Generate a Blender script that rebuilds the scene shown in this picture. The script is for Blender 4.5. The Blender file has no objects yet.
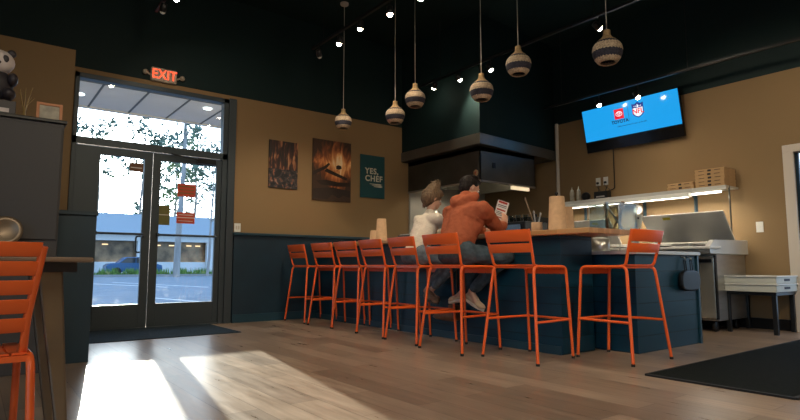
import bpy, bmesh, math, random
from mathutils import Vector, Matrix, Quaternion
random.seed(7)
PI=math.pi; R=math.radians
sc=bpy.context.scene
COL=sc.collection
# ---------------------------------------------------------------- materials
M={}
def mat(name,color,rough=.6,metal=0.,var=0.,vscale=6.,stretch=(1,1,1),bump=0.,bscale=40.,emit=None,estr=0.,spec=.5,coat=0.):
    m=bpy.data.materials.new(name); m.use_nodes=True
    nt=m.node_tree; b=nt.nodes['Principled BSDF']
    b.inputs['Roughness'].default_value=rough; b.inputs['Metallic'].default_value=metal
    b.inputs['Specular IOR Level'].default_value=spec
    if coat: b.inputs['Coat Weight'].default_value=coat
    c=(*color,1)
    b.inputs['Base Color'].default_value=c
    tc=nt.nodes.new('ShaderNodeTexCoord'); mp=nt.nodes.new('ShaderNodeMapping')
    mp.inputs['Scale'].default_value=stretch; nt.links.new(tc.outputs['Object'],mp.inputs['Vector'])
    if var>0:
        n=nt.nodes.new('ShaderNodeTexNoise'); n.inputs['Scale'].default_value=vscale; n.inputs['Detail'].default_value=5
        nt.links.new(mp.outputs['Vector'],n.inputs['Vector'])
        r=nt.nodes.new('ShaderNodeValToRGB')
        r.color_ramp.elements[0].position=.3; r.color_ramp.elements[1].position=.7
        r.color_ramp.elements[0].color=tuple(x*(1-var) for x in color)+(1,)
        r.color_ramp.elements[1].color=tuple(min(1,x*(1+var)) for x in color)+(1,)
        nt.links.new(n.outputs['Fac'],r.inputs['Fac']); nt.links.new(r.outputs['Color'],b.inputs['Base Color'])
    if bump>0:
        n2=nt.nodes.new('ShaderNodeTexNoise'); n2.inputs['Scale'].default_value=bscale; n2.inputs['Detail'].default_value=3
        nt.links.new(mp.outputs['Vector'],n2.inputs['Vector'])
        bp=nt.nodes.new('ShaderNodeBump'); bp.inputs['Strength'].default_value=bump; bp.inputs['Distance'].default_value=.01
        nt.links.new(n2.outputs['Fac'],bp.inputs['Height']); nt.links.new(bp.outputs['Normal'],b.inputs['Normal'])
    if emit:
        b.inputs['Emission Color'].default_value=(*emit,1); b.inputs['Emission Strength'].default_value=estr
    M[name]=m; return m
def nodes(m): return m.node_tree.nodes, m.node_tree.links, m.node_tree.nodes['Principled BSDF']
def math_node(N,L,op,a,b=None):
    n=N.new('ShaderNodeMath'); n.operation=op
    for i,v in enumerate((a,b)):
        if v is None: continue
        if isinstance(v,(int,float)): n.inputs[i].default_value=v
        else: L.new(v,n.inputs[i])
    return n.outputs[0]
def mixc(N,L,f,a,b):
    n=N.new('ShaderNodeMix'); n.data_type='RGBA'
    for s,v in ((n.inputs[0],f),(n.inputs[6],a),(n.inputs[7],b)):
        if isinstance(v,(int,float)): s.default_value=v
        elif isinstance(v,tuple): s.default_value=(*v,1)
        else: L.new(v,s)
    return n.outputs[2]

TAN=(.265,.172,.083); DARK=(.006,.020,.021)
mat('orange_metal',(.86,.13,.022),.36,0,spec=.45)
mat('navy',(.006,.027,.046),.5,0,.15,3)
mat('navy_cap',(.014,.05,.075),.4)
mat('black_metal',(.012,.013,.014),.4,.3)
mat('dark_steel',(.10,.095,.08),.38,.75,.15,4)
mat('cornice_steel',(.14,.13,.11),.33,.6,.12,3)
mat('steel',(.47,.46,.43),.3,.85,.12,3,(1,1,6))
mat('steel_light',(.62,.61,.57),.42,.35,.08,3)
mat('steel_shiny',(.55,.52,.45),.22,.7,.1,2,bump=.35,bscale=3.2)
mat('black_plastic',(.01,.01,.011),.35)
mat('rubber',(.012,.012,.012),.8)
mat('white_plastic',(.78,.77,.72),.45)
mat('cream_plastic',(.55,.56,.50),.5,0,.05,5)
mat('cream_paint',(.62,.55,.47),.5)
mat('door_bronze',(.05,.066,.078),.45,.3)
mat('table_wood',(.19,.12,.07),.5,0,.3,5,(1,1,8))
mat('table_metal',(.20,.15,.10),.4,.55,.1,4)
mat('kraft',(.47,.29,.16),.8,0,.12,25)
mat('cardboard',(.50,.31,.145),.8,0,.1,9)
mat('print_black',(.03,.02,.015),.7)
mat('skin',(.55,.30,.2),.5,0,.06,12)
mat('hair_black',(.016,.011,.009),.55,0,.4,60,(1,1,.25),bump=.8,bscale=110)
mat('hair_brown',(.14,.088,.05),.55,0,.45,70,(1,1,.2),bump=.9,bscale=120)
mat('hoodie',(.36,.10,.048),.9,0,.12,22,bump=.35,bscale=30)
mat('cream_knit',(.70,.61,.50),.9,0,.08,30,(1,1,4),bump=.6,bscale=60)
mat('jeans_blue',(.055,.078,.095),.85,0,.3,18,bump=.4,bscale=70)
mat('jeans_light',(.13,.16,.185),.85,0,.3,18,bump=.4,bscale=70)
mat('shoe_beige',(.50,.37,.24),.7,0,.1,10)
mat('shoe_brown',(.20,.125,.075),.7,0,.2,12)
mat('sole',(.60,.53,.42),.7)
mat('sole_dark',(.05,.04,.03),.7)
mat('leather',(.16,.065,.03),.55,0,.2,8)
mat('paper',(.75,.72,.66),.8)
mat('ink_red',(.45,.05,.03),.7)
mat('ink_dark',(.05,.05,.06),.7)
mat('wicker_cream',(.60,.46,.29),.8)
mat('bulb',(.8,.75,.65),.3)
mat('lamp_on',(1,.9,.75),.4,emit=(1,.80,.58),estr=60)
mat('led_on',(1,1,1),.4,emit=(1,.93,.82),estr=4)
mat('hood_lit',(.6,.5,.35),.4,emit=(1,.78,.48),estr=.7)
mat('exit_red',(.8,.05,.02),.5,emit=(1,.085,.03),estr=1.6)
mat('exit_body',(.42,.36,.28),.5)
mat('yellow_label',(.65,.52,.03),.6)
mat('clear_glass',(.8,.85,.85),.08)
mat('screen_blue',(0,0,0),.12,emit=(.012,.30,.70),estr=1.0)
mat('logo_red',(.3,0,0),.4,emit=(.75,.01,.03),estr=.8)
mat('logo_white',(.5,.5,.5),.4,emit=(.8,.85,.95),estr=.8)
mat('logo_navy',(0,0,.02),.4,emit=(.005,.03,.22),estr=1)
mat('logo_text',(0,0,.01),.4,emit=(.004,.02,.07),estr=1)
mat('gloss_black',(.006,.006,.007),.12)
mat('teal_poster',(.006,.06,.07),.6)
mat('poster_white',(.62,.58,.47),.7)
mat('door_sign_red',(.55,.07,.03),.6)
mat('door_sign_olive',(.14,.13,.03),.6)
mat('mat_dark',(.009,.011,.010),.95,0,.35,60,bump=.6,bscale=200)
mat('mat_entry',(.03,.045,.06),.95,0,.3,60,bump=.6,bscale=200)
mat('asphalt',(.17,.205,.235),.85,0,.12,1.2)
mat('line_paint',(.75,.75,.72),.7)
mat('grass_green',(.12,.22,.04),.9,0,.4,2)
mat('bldg_white',(.62,.65,.66),.8)
mat('bldg_roof',(.26,.31,.34),.7)
mat('bldg_glass',(.20,.13,.07),.3,0,.9,.9)
mat('bldg_lamp',(1,.7,.4),.5,emit=(1,.6,.25),estr=1.5)
mat('canopy_panel',(.55,.60,.64),.7,0,.05,2)
mat('canopy_joint',(.10,.12,.14),.7)
mat('bark',(.20,.19,.18),.9,0,.3,3,(1,1,.2))
mat('bark_pale',(.33,.31,.29),.9,0,.25,3,(1,1,.2))
mat('leaf',(.10,.15,.11),.8,0,.4,.8)
mat('leaf_light',(.17,.23,.12),.8,0,.4,.8)
mat('car_blue',(.03,.10,.22),.25,.3)
mat('car_glass',(.02,.03,.04),.08)
mat('panda_white',(.65,.58,.55),.6)
mat('panda_black',(.03,.025,.03),.5)
mat('frame_orange',(.45,.16,.05),.5)
mat('art_pale',(.42,.38,.30),.7,0,.3,14)
mat('brass',(.40,.27,.10),.35,.7)
mat('cabinet_dark',(.045,.043,.045),.6)
mat('pane_blue',(.20,.42,.52),.25,0,.1,4)
mat('concrete',(.30,.30,.29),.9)
mat('green_bowl',(.02,.35,.06),.4)
mat('white_lamp_shade',(.7,.7,.68),.5)
# two-tone wall paint: tan up to the paint line at 3.12 m, near black above (world-placed meshes)
def wall_mat(name,low,high,z):
    m=mat(name,low,.65,0); N,L,b=nodes(m)
    g=N.new('ShaderNodeNewGeometry'); s=N.new('ShaderNodeSeparateXYZ'); L.new(g.outputs['Position'],s.inputs[0])
    f=math_node(N,L,'GREATER_THAN',s.outputs[2],z)
    n=N.new('ShaderNodeTexNoise'); n.inputs['Scale'].default_value=.8; L.new(g.outputs['Position'],n.inputs['Vector'])
    lo=mixc(N,L,n.outputs['Fac'],tuple(x*.92 for x in low),tuple(x*1.08 for x in low))
    L.new(mixc(N,L,f,lo,high),b.inputs['Base Color'])
    n2=N.new('ShaderNodeTexNoise'); n2.inputs['Scale'].default_value=90; L.new(g.outputs['Position'],n2.inputs['Vector'])
    bp=N.new('ShaderNodeBump'); bp.inputs['Strength'].default_value=.12; bp.inputs['Distance'].default_value=.005
    L.new(n2.outputs['Fac'],bp.inputs['Height']); L.new(bp.outputs['Normal'],b.inputs['Normal'])
    return m
wall_mat('wall_paint',TAN,DARK,3.12)
mat('dark_paint',DARK,.75,0)
# plank floor, boards running along Y
def floor_mat():
    m=mat('floor_planks',(.3,.22,.16),.36); N,L,b=nodes(m)
    g=N.new('ShaderNodeNewGeometry'); mp=N.new('ShaderNodeMapping'); mp.inputs['Rotation'].default_value=(0,0,R(90))
    L.new(g.outputs['Position'],mp.inputs['Vector'])
    br=N.new('ShaderNodeTexBrick'); br.offset=.37; br.inputs['Scale'].default_value=1
    br.inputs['Brick Width'].default_value=1.22; br.inputs['Row Height'].default_value=.18; br.inputs['Mortar Size'].default_value=.0018
    br.inputs['Color1'].default_value=(.21,.152,.112,1); br.inputs['Color2'].default_value=(.37,.275,.205,1); br.inputs['Mortar'].default_value=(.09,.06,.04,1)
    L.new(mp.outputs['Vector'],br.inputs['Vector'])
    mp2=N.new('ShaderNodeMapping'); mp2.inputs['Scale'].default_value=(14,1.1,1); L.new(g.outputs['Position'],mp2.inputs['Vector'])
    n=N.new('ShaderNodeTexNoise'); n.inputs['Scale'].default_value=1.6; n.inputs['Detail'].default_value=7; n.inputs['Roughness'].default_value=.65
    L.new(mp2.outputs['Vector'],n.inputs['Vector'])
    r=N.new('ShaderNodeValToRGB'); r.color_ramp.elements[0].position=.32; r.color_ramp.elements[1].position=.7
    r.color_ramp.elements[0].color=(.62,.60,.58,1); r.color_ramp.elements[1].color=(1.15,1.14,1.12,1); L.new(n.outputs['Fac'],r.inputs['Fac'])
    mx=N.new('ShaderNodeMix'); mx.data_type='RGBA'; mx.blend_type='MULTIPLY'; mx.inputs[0].default_value=1
    L.new(br.outputs['Color'],mx.inputs[6]); L.new(r.outputs['Color'],mx.inputs[7]); L.new(mx.outputs[2],b.inputs['Base Color'])
    rr=math_node(N,L,'MULTIPLY_ADD',n.outputs['Fac'],.22); rr.node.inputs[2].default_value=.20; L.new(rr,b.inputs['Roughness'])
    bp=N.new('ShaderNodeBump'); bp.inputs['Strength'].default_value=.15; bp.inputs['Distance'].default_value=.004
    L.new(n.outputs['Fac'],bp.inputs['Height']); L.new(bp.outputs['Normal'],b.inputs['Normal'])
floor_mat()
# shiplap: horizontal grooves
def shiplap():
    m=mat('shiplap',(.010,.062,.10),.45); N,L,b=nodes(m)
    g=N.new('ShaderNodeNewGeometry'); s=N.new('ShaderNodeSeparateXYZ'); L.new(g.outputs['Position'],s.inputs[0])
    f=math_node(N,L,'FRACT',math_node(N,L,'DIVIDE',s.outputs[2],.142))
    gr=math_node(N,L,'LESS_THAN',f,.05)
    n=N.new('ShaderNodeTexNoise'); n.inputs['Scale'].default_value=3; L.new(g.outputs['Position'],n.inputs['Vector'])
    c=mixc(N,L,n.outputs['Fac'],(.003,.031,.055),(.0045,.045,.080))
    L.new(mixc(N,L,gr,c,(.003,.014,.022)),b.inputs['Base Color'])
    bp=N.new('ShaderNodeBump'); bp.invert=True; bp.inputs['Distance'].default_value=.01; L.new(gr,bp.inputs['Height']); L.new(bp.outputs['Normal'],b.inputs['Normal'])
shiplap()
def butcher():
    m=mat('butcher_block',(.42,.23,.09),.35); N,L,b=nodes(m)
    g=N.new('ShaderNodeNewGeometry'); mp=N.new('ShaderNodeMapping'); mp.inputs['Rotation'].default_value=(0,0,R(90)); L.new(g.outputs['Position'],mp.inputs['Vector'])
    br=N.new('ShaderNodeTexBrick'); br.inputs['Scale'].default_value=1; br.inputs['Brick Width'].default_value=.5; br.inputs['Row Height'].default_value=.04
    br.inputs['Mortar Size'].default_value=.0006
    br.inputs['Color1'].default_value=(.34,.18,.065,1); br.inputs['Color2'].default_value=(.52,.30,.13,1); br.inputs['Mortar'].default_value=(.2,.1,.04,1)
    L.new(mp.outputs['Vector'],br.inputs['Vector']); L.new(br.outputs['Color'],b.inputs['Base Color'])
butcher()
def glass(name,tint=(.93,.97,1),dirt=False,rmul=1.0):
    m=bpy.data.materials.new(name); m.use_nodes=True; nt=m.node_tree; N=nt.nodes; L=nt.links
    for n in list(N): N.remove(n)
    o=N.new('ShaderNodeOutputMaterial'); t=N.new('ShaderNodeBsdfTransparent'); t.inputs[0].default_value=(*tint,1)
    g=N.new('ShaderNodeBsdfGlossy'); g.inputs['Roughness'].default_value=.02
    f=N.new('ShaderNodeLayerWeight'); fz=math_node(N,L,'MULTIPLY_ADD',math_node(N,L,'POWER',f.outputs['Facing'],5.0),.9); fz.node.inputs[2].default_value=.035
    mx=N.new('ShaderNodeMixShader'); L.new(fz,mx.inputs[0]); L.new(t.outputs[0],mx.inputs[1]); L.new(g.outputs[0],mx.inputs[2])
    out=mx.outputs[0]
    if dirt:
        d=N.new('ShaderNodeBsdfTranslucent'); d.inputs[0].default_value=(.8,.85,.9,1)
        geo=N.new('ShaderNodeNewGeometry'); n=N.new('ShaderNodeTexNoise'); n.inputs['Scale'].default_value=9; n.inputs['Detail'].default_value=9; n.inputs['Roughness'].default_value=.8
        L.new(geo.outputs['Position'],n.inputs['Vector'])
        s=N.new('ShaderNodeSeparateXYZ'); L.new(geo.outputs['Position'],s.inputs[0])
        mr=N.new('ShaderNodeMapRange'); mr.inputs['From Min'].default_value=.9; mr.inputs['From Max'].default_value=.25; L.new(s.outputs[2],mr.inputs['Value'])
        th=N.new('ShaderNodeMapRange'); th.inputs['From Min'].default_value=.56; th.inputs['From Max'].default_value=.72; L.new(n.outputs['Fac'],th.inputs['Value'])
        k=math_node(N,L,'MULTIPLY',math_node(N,L,'MULTIPLY',mr.outputs[0],th.outputs[0]),.10)
        m2=N.new('ShaderNodeMixShader'); L.new(k,m2.inputs[0]); L.new(out,m2.inputs[1]); L.new(d.outputs[0],m2.inputs[2]); out=m2.outputs[0]
    L.new(out,o.inputs[0]); M[name]=m
glass('door_glass',(.90,.96,1),True); glass('acrylic',(.80,.84,.82))
for n_,v_ in (('dark_paint',.2),('wall_paint',.25),('mat_dark',.08),('mat_entry',.1),('hair_black',.15),('hair_brown',.2),('jeans_blue',.1),('jeans_light',.1),('hoodie',.1),('cream_knit',.1),('black_plastic',.25),('shiplap',.35)):
    M[n_].node_tree.nodes['Principled BSDF'].inputs['Specular IOR Level'].default_value=v_
# ---------------------------------------------------------------- mesh helpers
class MB:
    def __init__(s): s.v=[]; s.f=[]; s.mi=[]; s.sm=[]; s.cur=0
    def add(s,vs,fs,smooth=False,mi=None):
        o=len(s.v); s.v+= [tuple(v) for v in vs]
        for f in fs: s.f.append([i+o for i in f]); s.mi.append(s.cur if mi is None else mi); s.sm.append(smooth)
        return s
    def box(s,x0,x1,y0,y1,z0,z1,mi=None,mtx=None):
        vs=[(x,y,z) for x in (x0,x1) for y in (y0,y1) for z in (z0,z1)]
        if mtx: vs=[mtx@Vector(v) for v in vs]
        return s.add(vs,[(0,1,3,2),(4,6,7,5),(0,4,5,1),(2,3,7,6),(0,2,6,4),(1,5,7,3)],False,mi)
    def tube(s,pts,r,n=10,mi=None,caps=True):
        pts=[Vector(p) for p in pts]; rs=r if isinstance(r,(list,tuple)) else [r]*len(pts)
        up=None; vs=[]; fs=[]
        for i,p in enumerate(pts):
            t=(pts[min(i+1,len(pts)-1)]-pts[max(i-1,0)]).normalized()
            if up is None:
                a=Vector((0,0,1)) if abs(t.z)<.9 else Vector((1,0,0)); up=(a-t*a.dot(t)).normalized()
            else: up=(up-t*up.dot(t)).normalized()
            sd=t.cross(up)
            for k in range(n):
                a=2*PI*k/n; vs.append(p+(up*math.cos(a)+sd*math.sin(a))*rs[i])
        for i in range(len(pts)-1):
            for k in range(n): fs.append((i*n+k,i*n+(k+1)%n,(i+1)*n+(k+1)%n,(i+1)*n+k))
        s.add(vs,fs,True,mi)
        if caps:
            s.add(vs[:n],[tuple(range(n))[::-1]],False,mi); s.add(vs[-n:],[tuple(range(n))],False,mi)
        return s
    def lathe(s,prof,c=(0,0,0),n=24,mi=None,mtx=None,smooth=True):
        vs=[];fs=[]
        for r,z in prof:
            for k in range(n):
                a=2*PI*k/n; v=Vector((r*math.cos(a),r*math.sin(a),z))
                if mtx: v=mtx@v
                vs.append(v+Vector(c))
        for i in range(len(prof)-1):
            for k in range(n): fs.append((i*n+k,i*n+(k+1)%n,(i+1)*n+(k+1)%n,(i+1)*n+k))
        s.add(vs,fs,smooth,mi)
        if prof[0][0]>1e-4: s.add(vs[:n],[tuple(range(n))[::-1]],False,mi)
        if prof[-1][0]>1e-4: s.add(vs[-n:],[tuple(range(n))],False,mi)
        return s
    def ell(s,c,r,n=16,m=10,mi=None,rot=None):
        vs=[];fs=[]
        for i in range(m+1):
            th=PI*i/m
            for k in range(n):
                a=2*PI*k/n; v=Vector((r[0]*math.sin(th)*math.cos(a),r[1]*math.sin(th)*math.sin(a),-r[2]*math.cos(th)))
                if rot: v=rot@v
                vs.append(v+Vector(c))
        for i in range(m):
            for k in range(n): fs.append((i*n+k,i*n+(k+1)%n,(i+1)*n+(k+1)%n,(i+1)*n+k))
        return s.add(vs,fs,True,mi)
    def cap(s,a,b,ra,rb=None,n=12,mi=None):   # tapered capsule
        a=Vector(a);b=Vector(b); rb=ra if rb is None else rb
        d=(b-a); L_=d.length; q=Vector((0,0,1)).rotation_difference(d.normalized()) if L_>1e-6 else Quaternion()
        prof=[(max(1e-5,ra*math.cos(t)),ra*math.sin(t)) for t in [-PI/2+PI/2*i/5 for i in range(6)]]+[(max(1e-5,rb*math.cos(t)),L_+rb*math.sin(t)) for t in [PI/2*i/5 for i in range(6)]]
        return s.lathe(prof,a,n,mi,q.to_matrix())
    def prism(s,poly,axis,a,b,mi=None):       # polygon in the two other axes, extruded along axis from a to b
        def P(u,v,w):
            return {'x':(w,u,v),'y':(u,w,v),'z':(u,v,w)}[axis]
        n=len(poly); vs=[P(u,v,a) for u,v in poly]+[P(u,v,b) for u,v in poly]
        fs=[tuple(range(n))[::-1],tuple(range(n,2*n))]+[(i,(i+1)%n,n+(i+1)%n,n+i) for i in range(n)]
        return s.add(vs,fs,False,mi)
    def build(s,name,mats,parent=None,bevel=0,seg=2,loc=None,kind=None,label=None):
        me=bpy.data.meshes.new(name); me.from_pydata(s.v,[],s.f)
        for m in (mats if isinstance(mats,(list,tuple)) else [mats]): me.materials.append(M[m])
        me.polygons.foreach_set('material_index',s.mi); me.polygons.foreach_set('use_smooth',s.sm)
        bm=bmesh.new(); bm.from_mesh(me); bmesh.ops.recalc_face_normals(bm,faces=bm.faces); bm.to_mesh(me); bm.free()
        me.update()
        o=bpy.data.objects.new(name,me); COL.objects.link(o)
        if parent: o.parent=parent
        if loc: o.location=loc
        if bevel:
            b=o.modifiers.new('bevel','BEVEL'); b.width=bevel; b.segments=seg; b.limit_method='ANGLE'; b.angle_limit=R(40); b.harden_normals=False
        if kind: o['kind']=kind
        if label: o['label']=label
        return o
def fillet(pts,r,n=6):
    pts=[Vector(p) for p in pts]; out=[pts[0]]
    for i in range(1,len(pts)-1):
        p=pts[i]; a=(pts[i-1]-p); b=(pts[i+1]-p)
        rr=min(r,a.length*.45,b.length*.45); a=p+a.normalized()*rr; b=p+b.normalized()*rr
        for k in range(n+1):
            t=k/n; out.append(a*(1-t)**2+p*2*t*(1-t)+b*t*t)
    return out+[pts[-1]]
def thing(name,label,cat,loc=(0,0,0),rz=0,group=None):
    o=bpy.data.objects.new(name,None); o.empty_display_size=.1; COL.objects.link(o); o.location=loc; o.rotation_euler=(0,0,rz)
    o['label']=label; o['category']=cat
    if group: o['group']=group
    return o
def tag(o,label,cat,group=None):
    o['label']=label; o['category']=cat
    if group: o['group']=group
    return o
def copy_tree(o,parent=None):
    c=o.copy(); COL.objects.link(c); c.parent=parent
    for ch in list(o.children): copy_tree(ch,c)
    return c
def box(name,m,x0,x1,y0,y1,z0,z1,parent=None,bevel=0,kind=None,label=None):
    return MB().box(x0,x1,y0,y1,z0,z1).build(name,m,parent,bevel,kind=kind,label=label)
def bake(o,keepmats=True):
    dg=bpy.context.evaluated_depsgraph_get(); me=bpy.data.meshes.new_from_object(o.evaluated_get(dg)); o.modifiers.clear(); o.data=me; return o
def remeshed(mb,name,m,voxel,parent,smooth=6,noise=0,nscale=.12):
    o=mb.build(name,m,None)
    r=o.modifiers.new('r','REMESH'); r.mode='VOXEL'; r.voxel_size=voxel
    if smooth:
        s=o.modifiers.new('s','SMOOTH'); s.factor=.6; s.iterations=smooth
    if noise:
        t=bpy.data.textures.new(name+'_n','CLOUDS'); t.noise_scale=nscale; t.noise_depth=2
        d=o.modifiers.new('d','DISPLACE'); d.texture=t; d.strength=noise; d.mid_level=.5
    bpy.context.view_layer.update(); bake(o)
    for p in o.data.polygons: p.use_smooth=True
    if parent: o.parent=parent
    return o
def text(name,s,size,m,mtx,parent,ext=.001,align='CENTER',label=None,off=0):
    cu=bpy.data.curves.new(name,'FONT'); cu.body=s; cu.size=size; cu.align_x=align; cu.align_y='CENTER'; cu.extrude=ext; cu.offset=off; cu.space_character=1.12 if off==.0035 else 1
    o=bpy.data.objects.new(name,cu); COL.objects.link(o); bpy.context.view_layer.update()
    dg=bpy.context.evaluated_depsgraph_get(); me=bpy.data.meshes.new_from_object(o.evaluated_get(dg))
    bpy.data.objects.remove(o); me.materials.clear(); me.materials.append(M[m]); me.transform(mtx)
    o=bpy.data.objects.new(name,me); COL.objects.link(o); o.parent=parent
    if label: o['label']=label
    return o
def frame_mtx(origin,right,up):
    r=Vector(right).normalized(); u=Vector(up).normalized(); n=r.cross(u)
    return Matrix(((r.x,u.x,n.x,origin[0]),(r.y,u.y,n.y,origin[1]),(r.z,u.z,n.z,origin[2]),(0,0,0,1)))
# ---------------------------------------------------------------- camera
cam=bpy.data.cameras.new('camera'); cam.sensor_width=36; cam.lens=557/800*36; cam.clip_start=.05; cam.clip_end=500
co=bpy.data.objects.new('camera',cam); COL.objects.link(co); co.location=(0,0,.76)
pit=math.atan(56/557); yaw=R(37.35)
co.rotation_euler=(R(90)+pit,0,-yaw); sc.camera=co
# ---------------------------------------------------------------- room shell
YA=7.44; XB=7.68; H=4.5; XL=-2.6; YK=-5.0
MB().box(XL,XB,YK,YA+.15,-.1,0).build('floor','floor_planks',kind='structure')
MB().box(XL-.2,XB+.2,YK-.2,YA+.3,H,H+.1).build('ceiling','dark_paint',kind='structure')
DX0,DX1,DT=.83,2.69,3.06
w=MB(); w.box(XL,DX0,YA,YA+.15,0,H); w.box(DX1,XB+.15,YA,YA+.15,0,H); w.box(DX0,DX1,YA,YA+.15,DT,H)
w.build('wall_front','wall_paint',kind='structure')
w=MB(); w.box(XB,XB+.15,2.35,YA,0,H); w.box(XB,XB+.15,YK,1.35,0,H); w.box(XB,XB+.15,1.35,2.35,2.11,H)
w.build('wall_right','wall_paint',kind='structure')
w=MB(); w.box(XL-.15,XL,YK,-3.4,0,H); w.box(XL-.15,XL,2.2,YA+.15,0,H); w.box(XL-.15,XL,-3.4,2.2,0,.35); w.box(XL-.15,XL,-3.4,2.2,2.9,H); w.build('wall_left','wall_paint',kind='structure')  # unseen wall; its opening is added to let in fill daylight
w=MB(); [w.box(XL-.1,XL-.04,y-.03,y+.03,.35,2.9) for y in (-3.37,-1.5,.35,2.17)]; w.box(XL-.1,XL-.04,-3.4,2.2,.35,.41); w.box(XL-.1,XL-.04,-3.4,2.2,2.84,2.9)
w2_=w.build('fill_window','door_bronze',kind='structure'); box('pane','door_glass',XL-.075,XL-.069,-3.4,2.2,.41,2.84,w2_)  # window added out of view as a soft bluish fill on bar and stools
box('wall_back','wall_paint',XL,XB+.15,YK-.15,YK,0,H,kind='structure')
box('wall_entry','wall_paint',XL,.757,6.86,YA-.001,0,H,kind='structure') if 0 else None
w=MB(); w.box(XL,.757,6.86,YA-.001,0,3.12); w.build('wall_entry','wall_paint',kind='structure')
w=MB(); w.box(XL,.775,5.11,6.859,0,1.17); w.box(XL,.79,5.09,6.859,1.17,1.2); w.build('wall_partition','navy',kind='structure')
# wainscot, baseboards
w=MB(); w.box(2.80,5.86,7.385,YA,0,1.18); w.build('trim_1','navy',bevel=.003,kind='structure')
w=MB(); w.box(2.78,5.86,7.345,YA,1.18,1.215); w.build('trim_2','navy_cap',bevel=.004,kind='structure')
w=MB(); w.box(2.80,5.86,7.37,7.385,0,.11); w.build('baseboard_front','navy_cap',kind='structure')
w=MB(); w.box(XB-.015,XB,2.46,5.7,0,.13); w.build('baseboard_right','black_plastic',kind='structure')
# soffit above the hood and its cornice
w=MB(); w.prism([(5.72,5.59),(XB,5.76),(XB,YA),(5.72,YA)],'z',2.68,H); w.build('wall_soffit','dark_paint',kind='structure')
w=MB(); w.prism([(5.70,5.57),(XB,5.745),(XB,YA),(5.70,YA)],'z',2.52,2.68); w.build('trim_3','cornice_steel',bevel=.004,kind='structure')
# corner bead pipe on right wall
w=MB(); w.tube([(XB-.03,5.69,0),(XB-.03,5.69,3.13)],.028); tag(w.build('conduit_pipe','cream_paint'),'vertical tan pipe on the tan wall beside the kitchen hood','pipe')
# window wall: transom + double doors
fr=MB(); 
fr.box(DX0,DX0+.05,YA-.02,YA+.1,0,DT); fr.box(DX1-.07,DX1,YA-.02,YA+.1,0,DT); fr.box(DX0,DX1,YA-.02,YA+.1,3.0,DT); fr.box(DX0,DX1,YA-.02,YA+.1,2.20,2.29)
win=fr.build('window_1','door_bronze',bevel=.004,kind='structure')
box('pane','door_glass',DX0+.05,DX1-.07,YA+.035,YA+.043,2.29,3.0,win)
box('trim_4','door_bronze',2.69,2.79,YA-.045,YA,0,3.07,bevel=.004,kind='structure')
def door_leaf(name,x0,x1,hx,side):
    d=MB(); st=.125; z0,z1=.014,2.19
    gx0=x0+(.26 if side<0 else .095); gx1=x1-(.095 if side<0 else .07)
    d.box(x0,gx0,YA,YA+.045,z0,z1); d.box(gx1,x1,YA,YA+.045,z0,z1); d.box(gx0,gx1,YA,YA+.045,z0,.295); d.box(gx0,gx1,YA,YA+.045,2.1,z1)
    o=d.build(name,'door_bronze',bevel=.003,kind='structure')
    box('pane','door_glass',gx0,gx1,YA+.018,YA+.026,.295,2.1,o)
    h=MB(); h.tube([(gx0-.02,YA-.05,1.15),(gx1+.02,YA-.05,1.15)],.014); h.box(gx0-.03,gx0,YA-.06,YA,1.13,1.17); h.box(gx1,gx1+.03,YA-.06,YA,1.13,1.17)
    h.build('push_bar','door_bronze',o)
    s=1 if side>0 else -1
    h=MB(); h.tube(fillet([(hx,YA+.05,1.13),(hx+s*.06,YA+.10,1.13),(hx+s*.06,YA+.10,.93),(hx,YA+.05,.93)],.03),.011); h.build('pull_handle','black_metal',o)
    return o
MB().box(DX0,DX1,YA-.03,YA+.16,0,.013).build('trim_7','door_bronze',bevel=.003,kind='structure')
d1=door_leaf('door_1',DX0+.05,1.735,1.66,-1)
d2=door_leaf('door_2',1.742,DX1-.07,1.79,1)
c=MB(); c.box(2.28,2.52,YA-.06,YA-.005,2.11,2.18); c.tube([(2.3,YA-.07,2.145),(2.1,YA-.1,2.16),(1.95,YA-.03,2.2)],.01)
c.build('door_closer','black_metal',d2)
def sticker(label,m,x0,x1,z0,z1,lines,grp='signs stuck on the entrance door glass',lm='paper'):
    b=MB(); b.box(x0,x1,YA+.012,YA+.017,z0,z1,0)
    o=b.build('door_sign',m); tag(o,label,'sign',grp)
    l=MB()
    for (a,b_,c_,d_) in lines: l.box(x0+a*(x1-x0),x0+b_*(x1-x0),YA+.0105,YA+.012,z0+c_*(z1-z0),z0+d_*(z1-z0))
    l.build('lettering',lm,o)
sticker('red rectangular sign, upper one stuck on the right door glass','door_sign_red',2.055,2.285,1.66,1.83,[(.08,.92,.75,.82),(.08,.92,.5,.56),(.08,.92,.25,.31)],lm='door_sign_olive')
sticker('red sign split by a pale line, stuck below the other red sign','door_sign_red',2.055,2.285,1.31,1.455,[(0,1,.5,.56),(.1,.9,.75,.8),(.1,.9,.2,.25)])
sticker('dark olive sign with a pale line, left on the right door glass','door_sign_olive',1.835,1.97,1.28,1.53,[(0,1,.5,.54)])
sticker('small brownish sign stuck near the top of the left door glass','leather',1.47,1.63,1.93,2.04,[(.1,.9,.4,.5)])
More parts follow.
